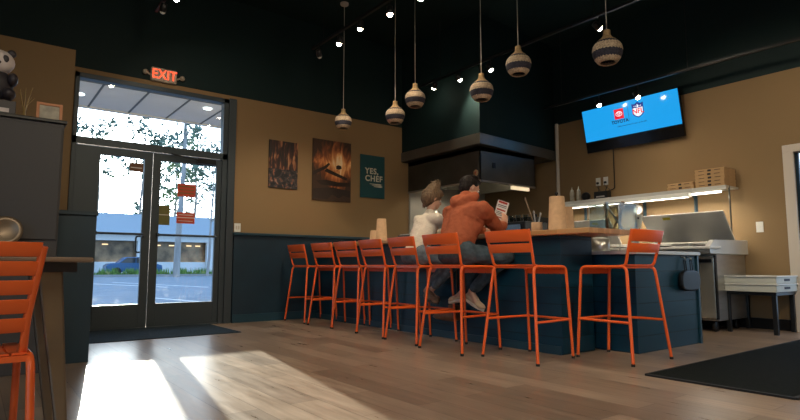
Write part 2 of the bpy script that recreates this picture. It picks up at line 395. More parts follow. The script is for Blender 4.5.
# ---------------------------------------------------------------- door at the right wall
c=MB(); c.box(XB-.03,XB,2.345,2.455,0,2.11); c.box(XB-.03,XB,1.25,2.455,2.11,2.2); c.box(XB-.03,XB,1.25,1.35,0,2.11)
c.build('trim_5','cream_paint',bevel=.004,kind='structure')
c=MB(); c.box(XB+.03,XB+.08,2.315,2.349,.01,2.1); c.box(XB+.03,XB+.08,1.351,1.41,.01,2.1); c.box(XB+.03,XB+.08,1.41,2.29,2.02,2.1); c.box(XB+.03,XB+.08,1.41,2.29,.01,.2)
d3=c.build('door_3','navy',bevel=.003,kind='structure'); box('pane','door_glass',XB+.045,XB+.052,1.41,2.315,.2,2.02,d3)
n_=MB(); n_.box(XB+.036,XB+.044,2.08,2.24,1.62,1.86); n_=n_.build('paper_notice','paper'); tag(n_,'white paper notice taped on the glass of the right hand door','notice')
l=MB()
for k,z in enumerate((1.80,1.75,1.70)): l.box(XB+.034,XB+.036,2.10,2.22,z,z+.02)
l.build('lettering','ink_dark',n_)
# ---------------------------------------------------------------- bar stool
def slat(x,y0,y1,z0,z1,bow,lean,n=10,t=.006):
    b=MB(); vs=[];fs=[]
    for i in range(n+1):
        u=i/n; y=y0+(y1-y0)*u; bx=-bow*(1-(2*u-1)**2)
        for (zz,off) in ((z0,0),(z1,lean*(z1-z0))):
            for tt in (0,t): vs.append((x+bx+off-tt,y,zz))
    for i in range(n):
        a=i*4; c_=a+4
        fs+=[(a,a+2,c_+2,c_),(a+1,c_+1,c_+3,a+3),(a+2,a+3,c_+3,c_+2),(a,c_,c_+1,a+1)]
    fs+=[(0,1,3,2),(n*4,n*4+2,n*4+3,n*4+1)]
    b.add(vs,fs,True); return b
def make_stool():
    t=thing('bar_stool','stool','bar stool')
    r=.0125; Z=.755
    for s,nm in ((1,'l'),(-1,'r')):
        b=MB(); b.tube(fillet([(-.27,s*.29,.012),(-.20,s*.212,Z),(0,s*.212,Z)],.05),r); b.build('leg','orange_metal',t)
        b=MB(); b.tube(fillet([(.262,s*.226,.012),(.215,s*.212,Z),(0,s*.212,Z)],.05),r); b.build('leg','orange_metal',t)
        b=MB(); b.tube(fillet([(-.13,s*.205,Z),(-.195,s*.212,Z+.01),(-.225,s*.222,.88),(-.272,s*.232,1.05)],.04),.0115); b.build('back_post','orange_metal',t)
        for (x,y) in ((-.27,s*.29),(.262,s*.226)):
            b=MB(); b.tube([(x,y,0),(x,y,.02)],.0145); b.build('foot_cap','rubber',t)
    b=MB(); k=.32; xr=-.27+.07*k/Z; yr=.29-.078*k/Z
    for s in (1,-1): b.tube([(xr,s*yr,k),(.242,s*.22,k)],.0105)
    b.tube([(.242,-.22,k),(.242,.22,k)],.0105); b.build('footrest','orange_metal',t)
    # seat: curved slats with a rolled front lip
    b=MB(); ns=7; wd=.41/ns
    prof=[(-.20,.772),(-.12,.762),(0,.757),(.12,.762),(.18,.766),(.212,.758),(.226,.738),(.226,.700)]
    for i in range(ns):
        y0=-.205+i*wd+.003; y1=y0+wd-.006
        vs=[];fs=[]
        for (x,z) in prof:
            for (y,dz) in ((y0,0),(y1,0),(y1,-.007),(y0,-.007)): vs.append((x+(0 if dz==0 else -.004),y,z+dz))
        m_=len(prof)
        for q in range(m_-1):
            for e in range(4): fs.append((q*4+e,q*4+(e+1)%4,(q+1)*4+(e+1)%4,(q+1)*4+e))
        fs+=[(3,2,1,0),tuple((m_-1)*4+e for e in range(4))]; b.add(vs,fs)
    b.box(-.19,-.165,-.21,.21,.742,.762); b.box(.10,.125,-.21,.21,.738,.756); b.box(.218,.228,-.205,.205,.698,.725)
    b.build('seat','orange_metal',t)
    slat(-.252,-.238,.238,.955,1.05,.018,-.27).build('back_slat','orange_metal',t,bevel=.002)
    slat(-.226,-.232,.232,.868,.94,.018,-.27).build('back_slat','orange_metal',t,bevel=.002)
    return t
stool=make_stool()
SG='orange bar stools along the counter'
ST=[(3.79,6.98,0,'orange metal bar stool farthest from the camera, nearest the posters wall'),
    (3.78,6.27,2,'second orange bar stool from the posters wall, empty at the bar'),
    (3.79,5.71,0,'third orange bar stool from the posters wall, empty at the bar'),
    (3.75,5.10,-4,'orange bar stool left of the one the woman in cream sits on'),
    (3.70,4.47,-5,'orange bar stool that the person in the cream sweater sits on'),
    (3.62,3.80,-1,'orange bar stool that the person in the rust hoodie sits on'),
    (3.735,3.10,0,'empty orange bar stool just right of the person in the rust hoodie'),
    (4.315,2.63,90,'orange bar stool turned at the end of the bar, rightmost one')]
for i,(x,y,a,l) in enumerate(ST):
    o=stool if i==0 else copy_tree(stool)
    o.location=(x,y,0); o.rotation_euler=(0,0,R(a)); o['label']=l; o['group']=SG
# ---------------------------------------------------------------- bar counter
bar=thing('bar_counter','long dark teal shiplap bar counter with a butcher block top','bar counter',(4.3,5.2,0))
def P(b,name,m,par,bevel=0,label=None):  # world-coordinate part under a located empty
    o=b.build(name,m,par,bevel,label=label); o.matrix_parent_inverse=Matrix.Translation(par.location).inverted() if par.type=='EMPTY' else Matrix.Identity(4); return o
b=MB(); b.box(4.06,4.53,3.02,7.34,0,1.03); P(b,'counter_base','shiplap',bar,.003)
b=MB(); b.box(4.045,4.06,3.03,7.34,0,.07); P(b,'toe_board','navy_cap',bar)
b=MB(); b.box(3.99,4.62,2.68,7.34,1.03,1.078); P(b,'worktop','butcher_block',bar,.008,'butcher block top')
b=MB()
for y in (2.75,2.95): b.prism([(4.2,1.03),(4.2,.94),(4.23,.94),(4.27,1.0),(4.5,1.0),(4.5,1.03)],'y',y,y+.02)
low=thing('prep_counter','low dark teal shiplap counter with a stainless top at the bar end','counter',(5.2,3,0))
b=MB(); b.box(4.63,5.77,2.66,3.35,0,.865); P(b,'counter_base','shiplap',low,.003)
b=MB(); b.box(5.76,5.79,2.645,2.68,0,.865); P(b,'corner_trim','navy_cap',low)
b=MB(); b.box(4.60,5.80,2.63,3.40,.866,.898); P(b,'worktop','steel_light',low,.003,'stainless steel top')
# hanging bag on that counter face
hb=thing('hanging_pouch','small black quilted pouch hanging by two straps on the teal counter','pouch',(5.5,2.64,.6))
b=MB(); pl=[]
for k in range(28):
    a=2*PI*k/28; ca,sa=math.cos(a),math.sin(a); pl.append((5.535+.185*math.copysign(abs(ca)**.6,ca),.62+.10*math.copysign(abs(sa)**.6,sa)))
b.prism(pl,'y',2.60,2.645); P(b,'pouch_body','black_plastic',hb,.014)
for x in (5.47,5.59):
    b=MB(); b.tube(fillet([(x-.018,2.62,.68),(x-.018,2.63,.82),(x+.018,2.63,.82),(x+.018,2.62,.68)],.015),.005,6); P(b,'strap','black_plastic',hb)
    b=MB(); b.tube([(x,2.66,.845),(x,2.628,.84),(x,2.622,.81),(x,2.615,.82)],.006,6); P(b,'hook','steel',hb)
# ---------------------------------------------------------------- bar top items
def paper_roll(x,y,z,r,h,label,tip=True):
    t=thing('paper_towel_roll',label,'paper roll',(x,y,z),0,'brown paper rolls on the counter')
    b=MB(); b.lathe([(r*1.08,0),(r*1.08,.012),(r*1.0,.012),(r*.80,h),(.02,h)],n=28); b.build('roll','kraft',t)
    if tip:
        b=MB(); b.lathe([(.008,h),(.008,h+.015),(.018,h+.025),(.016,h+.04),(.001,h+.046)],n=12); b.build('holder_knob','black_metal',t)
    return t
paper_roll(4.42,3.31,1.078,.088,.345,'tall brown paper towel roll with a dark knob at the right end of bar')
paper_roll(4.55,3.30,1.078,.075,.25,'shorter brown paper roll behind the tall one at the bar end',False)
paper_roll(4.25,5.97,1.078,.075,.30,'brown paper towel roll on the bar behind the empty left stools',False)
paper_roll(4.30,6.20,1.078,.07,.16,'short brown paper cup stack left of the far towel roll',False)
b=MB(); b.box(4.28,4.40,5.42,5.66,1.078,1.15); o=b.build('napkin_box','dark_steel',bevel=.006); tag(o,'low dark napkin box on the bar right of the far towel roll','napkin box')
b=MB(); b.box(4.30,4.38,5.44,5.64,1.15,1.156); b.build('napkins','paper',o)
cr=thing('utensil_crock','brown crock holding wooden utensils on the bar behind the towel roll','utensil crock',(4.50,3.62,1.078))
b=MB(); b.lathe([(.045,0),(.055,.02),(.055,.12),(.048,.12),(.048,.01)],n=20); b.build('crock','kraft',cr)
for (dx,dy,hh,m) in ((-.05,.10,.36,'table_wood'),(.02,-.03,.2,'steel'),(-.02,.02,.22,'steel'),(.03,.03,.19,'black_plastic')):
    b=MB(); b.tube([(0,0,.02),(dx,dy,hh)],.007,8); b.ell((dx,dy,hh),(.008,.012,.022)); b.build('utensil',m,cr)
# ---------------------------------------------------------------- far wainscot / outlet / posters
def plate(x,z,label,m='white_plastic'):
    t=thing('wall_switch',label,'switch',(x,YA-.004,z)); b=MB(); b.box(-.045,.045,-.008,.003,-.06,.06); b.build('plate',m,t,bevel=.003)
    b=MB(); b.box(-.025,-.005,-.012,-.008,-.025,.025); b.box(.007,.027,-.012,-.008,-.025,.025); b.build('toggle','cream_paint',t)
plate(2.86,1.285,'cream double switch plate on the tan wall above the wainscot by the door')
t=thing('wall_switch','white light switch on the tan wall above the white trays','switch',(XB-.004,2.753,1.238))
b=MB(); b.box(-.008,.003,-.04,.04,-.065,.065); b.build('plate','white_plastic',t,bevel=.003)
b=MB(); b.box(-.014,-.008,-.008,.008,-.018,.018); b.build('toggle','white_plastic',t)
def img_mat(name,fn):
    m=mat(name,(.1,.1,.1),.6); N,L,b=nodes(m); tc=N.new('ShaderNodeTexCoord'); s=N.new('ShaderNodeSeparateXYZ'); L.new(tc.outputs['Object'],s.inputs[0])
    L.new(fn(N,L,tc.outputs['Object'],s),b.inputs['Base Color'])
def ramp(N,L,f,stops):
    r=N.new('ShaderNodeValToRGB'); e=r.color_ramp.elements
    while len(e)<len(stops): e.new(.5)
    for el,(p,c) in zip(e,stops): el.position=p; el.color=(*c,1)
    L.new(f,r.inputs['Fac']); return r.outputs['Color']
def stretched(N,L,v,sc_,scale,detail=4,dist=1.):
    mp=N.new('ShaderNodeMapping'); mp.inputs['Scale'].default_value=sc_; L.new(v,mp.inputs['Vector'])
    n=N.new('ShaderNodeTexNoise'); n.inputs['Scale'].default_value=scale; n.inputs['Detail'].default_value=detail; n.inputs['Distortion'].default_value=dist
    L.new(mp.outputs['Vector'],n.inputs['Vector']); return n.outputs['Fac']
def fire(N,L,v,s):   # burning logs: flames in the upper right, dark log bands below
    fl=stretched(N,L,v,(3.2,1,1.1),3.0,5,1.2)
    zc=math_node(N,L,'MULTIPLY',s.outputs[2],1.0)
    # window brightening near z=+.1, x=+.08
    dx=math_node(N,L,'ABSOLUTE',math_node(N,L,'SUBTRACT',s.outputs[0],.09)); dz=math_node(N,L,'ABSOLUTE',math_node(N,L,'SUBTRACT',s.outputs[2],.12))
    w=math_node(N,L,'SUBTRACT',1.0,math_node(N,L,'ADD',math_node(N,L,'MULTIPLY',dx,1.9),math_node(N,L,'MULTIPLY',dz,1.9)))
    h=math_node(N,L,'ADD',math_node(N,L,'MULTIPLY',w,.62),math_node(N,L,'SUBTRACT',fl,.5))
    c=ramp(N,L,h,[(.0,(.05,.025,.014)),(.18,(.22,.07,.025)),(.34,(.60,.20,.06)),(.48,(.9,.48,.18)),(.62,(1,.80,.5))])
    return c
def logs_mask(N,L,v,s,c):
    return c
img_mat('poster_fire',fire)
def grill(N,L,v,s):
    n=stretched(N,L,v,(9,1,2.0),2.2,5,.6)
    c1=ramp(N,L,n,[(.40,(.012,.01,.01)),(.55,(.05,.018,.012)),(.62,(.28,.11,.05)),(.72,(.40,.22,.11))])
    n2=stretched(N,L,v,(1,1,1),14,5,.8)
    c2=ramp(N,L,n2,[(.42,(.012,.012,.014)),(.55,(.06,.05,.05)),(.64,(.30,.10,.04)),(.75,(.3,.3,.3))])
    f=math_node(N,L,'LESS_THAN',s.outputs[2],-.07)
    return mixc(N,L,f,c1,c2)
img_mat('poster_grill',grill)
def poster(x0,x1,z0,z1,m,label):
    t=thing('poster',label,'poster',((x0+x1)/2,YA-.002,(z0+z1)/2),0,'posters on the tan wall')
    hw=(x1-x0)/2; hh=(z1-z0)/2
    b=MB(); b.box(-hw,hw,-.02,0,-hh,hh); b.build('print',m,t); return t
poster(3.295,3.75,1.885,2.58,'poster_grill','poster of skewered meat over coals, leftmost of three on the tan wall')
pf=poster(4.0,4.68,1.755,2.70,'poster_fire','large poster of a wood fire with burning logs, middle one on tan wall')
b=MB()   # printed logs (flat ink shapes)
def logshape(pts): b.add([(x,-.0212,z) for x,z in pts]+[(x,-.0202,z) for x,z in pts],[tuple(range(len(pts)))]+[tuple(range(len(pts),2*len(pts)))[::-1]])
logshape([(-.34,-.10),(-.10,.03),(-.04,.10),(-.06,.12),(-.14,.06),(-.34,-.04)])
logshape([(-.14,-.02),(.0,-.06),(.26,-.13),(.27,-.09),(.02,-.01),(-.10,.03)])
logshape([(-.28,-.17),(-.1,-.15),(.1,-.17),(.33,-.16),(.33,-.22),(.1,-.24),(-.2,-.23)])
logshape([(-.33,-.30),(.0,-.26),(.33,-.29),(.33,-.40),(.2,-.37),(.12,-.42),(0,-.37),(-.08,-.45),(-.33,-.45)])
logshape([(.07,.08),(.11,.10),(.16,.09),(.17,.05),(.12,.03),(.07,.04)])
b.build('printed_logs','print_black',pf)
py=poster(4.865,5.34,1.86,2.56,'teal_poster','dark teal poster reading YES, CHEF in pale letters, right of the fire poster')
mt=frame_mtx((-.15,-.0215,.085),(1,0,0),(0,0,1)); text('lettering','YES,',.132,'poster_white',mt,py,align='LEFT',off=.0035)
mt=frame_mtx((-.15,-.0215,-.035),(1,0,0),(0,0,1)); text('lettering','CHEF',.132,'poster_white',mt,py,align='LEFT',off=.0035)
b=MB()
for (x0,x1,z,h_) in ((-.06,.19,-.125,.012),(-.02,.20,-.145,.010),(.02,.2,-.165,.012)):
    b.add([(x0,-.0215,z),(x1-.04,-.0215,z-.006),(x1,-.0215,z+.002),(x1-.05,-.0215,z+h_),(x0,-.0215,z+h_*.6)],[(0,1,2,3,4)])
b.build('knife_drawing','poster_white',py)
# ---------------------------------------------------------------- exit sign
ex=thing('exit_sign','lit red EXIT sign with two lamp heads above the entrance doors','exit sign',(1.815,YA-.03,3.205))
b=MB(); b.box(-.16,.16,-.03,.03,-.09,.09); b.build('housing','exit_body',ex,bevel=.02,seg=3)
text('lettering','EXIT',.175,'exit_red',frame_mtx((0,-.034,-.002),(1,0,0),(0,0,1))@Matrix.Diagonal((.86,1,1,1)),ex,.003)
for s in (-1,1):
    b=MB(); b.tube([(s*.15,0,-.02),(s*.20,-.01,0)],.012); b.ell((s*.225,-.02,.005),(.035,.03,.032)); b.build('lamp_head','exit_body',ex)
# ---------------------------------------------------------------- pendants
def pend_mat():
    m=mat('pendant_weave',(.5,.4,.25),.85); N,L,b=nodes(m); tc=N.new('ShaderNodeTexCoord'); s=N.new('ShaderNodeSeparateXYZ'); L.new(tc.outputs['Object'],s.inputs[0])
    at2=math_node(N,L,'ARCTAN2',s.outputs[1],s.outputs[0])
    zz=math_node(N,L,'MULTIPLY',math_node(N,L,'PINGPONG',math_node(N,L,'MULTIPLY',at2,26/PI),1),.007)
    z=math_node(N,L,'ADD',s.outputs[2],zz)
    nz=N.new('ShaderNodeMapRange'); nz.inputs['From Min'].default_value=-.13; nz.inputs['From Max'].default_value=.15; L.new(z,nz.inputs['Value'])
    r=N.new('ShaderNodeValToRGB'); r.color_ramp.interpolation='CONSTANT'; e=r.color_ramp.elements
    tanc=(.40,.26,.12,1); cr_=(.52,.39,.26,1); bl=(.035,.033,.05,1)
    st=[(0,cr_),(.13,cr_),(.16,bl),(.36,cr_),(.60,bl),(.665,tanc)]
    while len(e)<len(st): e.new(.5)
    for el,(p,c_) in zip(e,st): el.position=p; el.color=c_
    L.new(nz.outputs[0],r.inputs['Fac'])
    wv=N.new('ShaderNodeTexNoise'); wv.inputs['Scale'].default_value=70; L.new(tc.outputs['Object'],wv.inputs['Vector'])
    mm=N.new('ShaderNodeMix'); mm.data_type='RGBA'; mm.blend_type='MULTIPLY'; mm.inputs[0].default_value=.6
    L.new(r.outputs['Color'],mm.inputs[6]); L.new(ramp(N,L,wv.outputs['Fac'],[(.38,(.25,.25,.25)),(.58,(1,1,1))]),mm.inputs[7]); L.new(mm.outputs[2],b.inputs['Base Color'])
    bp=N.new('ShaderNodeBump'); bp.inputs['Strength'].default_value=.7; bp.inputs['Distance'].default_value=.01; L.new(wv.outputs['Fac'],bp.inputs['Height']); L.new(bp.outputs['Normal'],b.inputs['Normal'])
pend_mat()
def make_pendant():
    t=thing('pendant_lamp','pendant','pendant lamp')
    prof=[(.070,-.130),(.078,-.134),(.088,-.126),(.112,-.095),(.128,-.055),(.132,-.02),(.125,.015),(.105,.045),(.075,.068),(.050,.085),(.036,.105),(.031,.13),(.031,.152),(.024,.154)]
    inn=[(r-.007,z+.002) for r,z in prof[::-1]]
    b=MB(); prof=[(r_*.91,z_*(.93 if z_<.05 else 1)) for r_,z_ in prof]; inn=[(r_-.007,z_+.002) for r_,z_ in prof[::-1]]; vs=prof+inn+[prof[0]]
    n=32; V=[];F_=[]
    for r,z in vs:
        for k in range(n): a=2*PI*k/n; V.append((r*math.cos(a),r*math.sin(a),z))
    for i in range(len(vs)-1):
        for k in range(n): F_.append((i*n+k,i*n+(k+1)%n,(i+1)*n+(k+1)%n,(i+1)*n+k))
    b.add(V,F_,True); b.build('lamp_shade','pendant_weave',t)
    b=MB(); b.tube([(0,0,.04),(0,0,.156)],.018); b.ell((0,0,-.0),(.028,.028,.042)); b.build('bulb','bulb',t)
    return t
pend=make_pendant()
PD=[(6.55,2.797,'far left pendant lamp, nearest the posters wall, smallest of the row'),(5.338,2.619,'second woven pendant lamp from the left'),(4.948,2.736,'third woven pendant lamp from the left, hung higher than the second'),
    (3.876,2.556,'fourth woven pendant lamp from the left, above the hooded person'),(3.389,2.687,'fifth woven pendant lamp from the left'),(2.459,2.523,'nearest woven pendant lamp, rightmost and largest, left of the television')]
for i,(y,z,l) in enumerate(PD):
    o=pend if i==0 else copy_tree(pend)
    o.location=(4.0,y,z); o['label']=l; o['group']='woven pendant lamps over the bar'
    b=MB(); b.tube([(0,0,.15),(0,0,H-z)],.004,8); b.build('cord','cream_paint',o)
    b=MB(); b.lathe([(.055,H-z-.03),(.06,H-z-.02),(.06,H-z)],n=20); b.build('canopy','cream_paint',o)
# ---------------------------------------------------------------- track lights
def track(x,y0,y1,z,label,name='light_track'):
    t=thing(name,label,'light track',(x,(y0+y1)/2,z),0,'lighting tracks under the dark ceiling')
    L_=(y1-y0)/2
    b=MB(); b.box(-.018,.018,-L_,L_,-.012,.02); b.build('rail','black_metal',t)
    for s in (-.85,0,.85):
        b=MB(); b.tube([(0,s*L_,.01),(0,s*L_,H-z)],.005,6); b.build('hanger_rod','black_metal',t)
    return t
track(3.5,2.6,6.55,3.70,'black ceiling light track over the stools, in front of the bar')
track(5.45,.4,6.6,3.58,'black ceiling light track over the kitchen side of the bar')
track(7.15,1.0,6.5-.95,3.27,'short black light track near the tan wall above the television')
track(1.5,1.8,6.6,3.68,'black ceiling light track at the upper left above the entrance mat')
HN=0
def head(x,y,z,zt,target,power,label,on=True,size=R(98),col=(1,.84,.62),emi=True):
    global HN
    t=thing('spotlight_head',label,'spotlight',(x,y,z),0,'track spotlights')
    d=(Vector(target)-Vector((x,y,z))).normalized(); q=Vector((0,0,1)).rotation_difference(d).to_matrix()
    b=MB(); b.lathe([(.02,-.10),(.035,-.09),(.037,-.005),(.032,-.004),(.001,-.012)],n=16,mtx=q); b.tube([(0,0,zt-z-.012),(0,0,.04),(-d.x*.05,-d.y*.05,-d.z*.05)],.007,6)
    b.build('housing','black_metal',t)
    b=MB(); b.lathe([(.031,-.004),(.030,.006),(.022,.018),(.010,.024),(.001,.026)],n=16,mtx=q); b.build('lens','lamp_on' if on else 'bulb',t)
    if on:
        l=bpy.data.lights.new('spot','SPOT'); l.energy=power; l.color=col; l.spot_size=size; l.spot_blend=.7; l.shadow_soft_size=.035
        lo=bpy.data.objects.new('spot_lamp',l); COL.objects.link(lo); lo.location=Vector((x,y,z))+d*.02; lo.rotation_euler=d.to_track_quat('-Z','Y').to_euler()
    return t
K=1.0
head(3.5,5.854,3.544,3.70,(3.3,6.75,0),85*K,'lit spotlight, lowest on the track left of the first pendant cord')
head(3.5,5.372,3.573,3.70,(3.9,6.6,0),85*K,'bright lit spotlight between the first and second pendant cords')
head(3.5,4.768,3.528,3.70,(3.6,4.6,0),70*K,'lit spotlight just left of the second pendant cord')
head(3.5,4.23,3.50,3.70,(4.3,3.0,0),60*K,'lit spotlight at the top edge beside the third pendant cord')
head(3.5,6.35,3.53,3.70,(4.6,7.3,1.5),0,'unlit dark spotlight at the far left end of the track over stools',False)
head(5.45,6.283,3.472,3.58,(5.70,6.9,2.9),2*K,'lit spotlight right of the third pendant, first of three beside the soffit')
head(5.45,5.708,3.442,3.58,(5.72,5.62,3.0),60*K,'lit spotlight left of the fourth pendant, middle of three beside the soffit')
head(5.45,5.098,3.417,3.58,(6.8,4.0,0),40*K,'lit spotlight right of the fourth pendant cord, turned away')
head(5.45,3.432,3.42,3.58,(7.6,2.6,1.9),60*K,'bright lit spotlight beside the cord of the nearest pendant lamp')
head(7.15,4.56,3.10,3.27,(7.0,3.6,.9),18*K,'lit spotlight in front of the left top edge of the television')
head(7.15,3.96,3.07,3.27,(7.3,2.9,.9),18*K,'lit spotlight in front of the middle top edge of the television')
head(1.5,5.75,3.49,3.68,(2.6,7.3,2.3),30*K,'lit spotlight cut by the top edge above the exit sign')
head(1.5,6.3,3.56,3.68,(1.5,7.3,2.0),0,'unlit spotlight up left of the lit one above the exit sign',False)
# fill spots without fixtures, added outside the view to brighten the room
for (x,y,tx,ty,tz,p) in ((.8,1.2,3.4,5.6,.0,110),(1.8,-.2,3.6,2.6,.0,130),(-.6,.6,1.0,5,.3,60),(5.0,-.5,5.5,1.8,.0,110),(2.4,3.4,3.0,3.2,0,60),(5.45,1.2,7.6,1.6,1.8,70),(3.5,.5,4.6,1.2,0,80),(3.5,-1.5,3.5,-1,0,80),(1.5,1.0,0,5.0,1.2,60),(-.5,-1.5,-1,4,1.5,60),(5.45,-1.5,7.6,-.5,1.8,60),(1.5,-2.5,1.5,-2,0,80)):
    l=bpy.data.lights.new('fill_spot','SPOT'); l.energy=p*K; l.color=(1,.84,.62); l.spot_size=R(95); l.spot_blend=.8; l.shadow_soft_size=.04
    lo=bpy.data.objects.new('fill_spot_lamp',l); COL.objects.link(lo); lo.location=(x,y,3.5); lo.rotation_euler=(Vector((tx,ty,tz))-Vector((x,y,3.5))).to_track_quat('-Z','Y').to_euler()
# ---------------------------------------------------------------- television
tv=thing('television','large wall television tilted down showing a bright blue screen','television',(7.45,4.42,3.15))
# screen frame: u along -Y (image right), v up; top leans into the room
Wt=1.48; Ht=.66; topc=Vector((0,0,0)); up=Vector((-.13,0,.66)).normalized()
tm=frame_mtx((7.555,4.375,2.865),(0,-1,0),up)   # n = r x u
def tvbox(name,m,u0,u1,v0,v1,n0,n1,bevel=0):
    b=MB(); b.box(u0,u1,v0,v1,n0,n1); b.v=[tuple(tm@Vector(v)) for v in b.v]; return P(b,name,m,tv,bevel)
nn=(tm.to_3x3()@Vector((0,0,1)))
SG_=1 if nn.x<0 else -1
tvbox('case','gloss_black',-.72,.80,-.345,.325,-.05,0,.004)
tvbox('bezel','gloss_black',-.72,.80,-.345,-.175,.0,.004)
tvbox('screen','screen_blue',-.71,.79,-.172,.317,.001,.005)
b=MB()
def rot(v): return tuple(tm@Vector(v))
def flat(name,m,polys,n0=.0055,par=tv):
    b=MB()
    for p in polys: b.add([rot((u,v,n0)) for u,v in p],[tuple(range(len(p)))])
    return P(b,name,m,par)
def ring(cu,cv,ru,rv,t,n=24):
    out=[]
    for k in range(n):
        a0=2*PI*k/n;a1=2*PI*(k+1)/n
        out.append([(cu+ru*math.cos(a0),cv+rv*math.sin(a0)),(cu+ru*math.cos(a1),cv+rv*math.sin(a1)),(cu+(ru-t)*math.cos(a1),cv+(rv-t)*math.sin(a1)),(cu+(ru-t)*math.cos(a0),cv+(rv-t)*math.sin(a0))])
    return out
cu,cv=-.10,.155
flat('logo_square','logo_red',[[(cu-.075,cv-.075),(cu+.075,cv-.075),(cu+.075,cv+.075),(cu-.075,cv+.075)]])
flat('logo_emblem','logo_white',ring(cu,cv,.055,.037,.008)+ring(cu,cv,.020,.034,.007)+ring(cu,cv+.014,.040,.017,.007),.007)
text('logo_lettering','TOYOTA',.066,'logo_text',tm@Matrix.Translation((cu,.04,.006)),tv,.0005,off=.0022).matrix_parent_inverse=Matrix.Translation(tv.location).inverted()
flat('divider','logo_text',[[(.046,.02),(.050,.02),(.050,.25),(.046,.25)]],.006)
cu2=.20
sh=[(-.088,.095),(-.045,.085),(0,.112),(.045,.085),(.088,.095),(.085,-.058),(.053,-.09),(0,-.115),(-.053,-.09),(-.085,-.058)]
flat('shield','logo_navy',[[(cu2+u,cv+v) for u,v in sh][::-1]],.006)
flat('shield_field','logo_white',[[(cu2+u*.84,cv+v) for u,v in ((-.088,.028),(.088,.028),(.085,-.05),(.053,-.08),(0,-.10),(-.053,-.08),(-.085,-.05))][::-1]],.0068)
text('shield_lettering','NFL',.10,'logo_red',tm@Matrix.Translation((cu2,cv-.022,.0072)),tv,.0005,off=.0022).matrix_parent_inverse=Matrix.Translation(tv.location).inverted()
flat('shield_stars','logo_white',[[(cu2+u-.008,cv+.045),(cu2+u+.008,cv+.045),(cu2+u,cv+.066)] for u in (-.05,-.025,.025,.05)]+[[(cu2-.014,cv+.035),(cu2+.014,cv+.035),(cu2+.006,cv+.078),(cu2-.006,cv+.078)]],.0068)
text('caption','Official Automotive Partner of the NFL',.029,'logo_text',tm@Matrix.Translation((.08,-.03,.006)),tv,.0003).matrix_parent_inverse=Matrix.Translation(tv.location).inverted()
b=MB(); b.box(7.6,XB,4.2,4.6,2.7,3.0); P(b,'wall_mount','black_metal',tv)
b=MB(); b.tube(fillet([(XB-.012,4.68,2.62),(XB-.012,4.68,2.0),(XB-.012,4.68,1.93),(XB-.02,4.80,1.90)],.03),.007,8); tag(b.build('power_cable','black_plastic'),'black cable running down the tan wall below the television','cable')
# outlets and plugs
for i,y in enumerate((4.96,4.83)):
    t=thing('wall_outlet',('left','right')[i]+' white outlet plate of the pair above the shelf','outlet',(XB-.004,y,2.065),0,'outlets above the shelf')
    b=MB(); b.box(-.006,.003,-.04,.04,-.062,.062); b.build('plate','white_plastic',t,bevel=.003)
    b=MB(); b.box(-.035,-.006,-.017,.017,-.04,-.008); b.build('plug','black_plastic',t,bevel=.004)
    b=MB(); b.tube([(-.03,0,-.03),(-.04,.0,-.08),(-.03,-.05-.04*i,-.15),(-.06,-.10,-.2)],.004,6); b.build('plug_cable','black_plastic',t)
# ---------------------------------------------------------------- wall shelf
SZ=1.755
sh_=thing('wall_shelf','long stainless wall shelf with lamp strip above the prep table','shelf',(7.5,4.2,SZ))
b=MB(); b.box(7.33,XB,2.97,5.55,SZ-.025,SZ); P(b,'shelf_board','steel_light',sh_,.002)
b=MB(); b.box(7.325,7.335,2.97,5.55,SZ-.045,SZ+.003); P(b,'front_lip','steel_light',sh_)
for y in (3.50,4.22,5.2):
    b=MB(); b.tube([(7.40,y,SZ-.03),(7.60,y,SZ-.05),(XB-.02,y,SZ-.12),(XB-.02,y,SZ-.32)],.012,8); b.box(XB-.02,XB,y-.02,y+.02,SZ-.34,SZ-.02); P(b,'bracket','navy_cap',sh_)
b=MB(); b.tube([(7.42,2.975,SZ),(7.42,2.975,1.05)],.010,8); P(b,'support_post','dark_steel',sh_)
lf=thing('shelf_lamp','long white fluorescent fixture under the front of the wall shelf','light fixture',(7.38,4.3,1.70))
b=MB(); b.box(7.30,7.40,3.42,5.35,SZ-.10,SZ-.046); P(b,'housing','white_plastic',lf,.004)
b=MB(); b.box(7.315,7.385,3.46,5.3,SZ-.106,SZ-.1); P(b,'diffuser','led_on',lf)
b=MB(); b.tube([(7.37,3.05,SZ-.07),(7.37,3.40,SZ-.07)],.014,10); o=b.build('lamp_tube','led_on'); tag(o,'short bright lamp tube under the right end of the wall shelf','lamp')
al=bpy.data.lights.new('shelf_light','AREA'); al.shape='RECTANGLE'; al.size=.06; al.size_y=2.3; al.energy=18; al.color=(1,.93,.78)
ao=bpy.data.objects.new('shelf_light_lamp',al); COL.objects.link(ao); ao.location=(7.40,4.15,SZ-.115); ao.rotation_euler=(0,R(8),0)
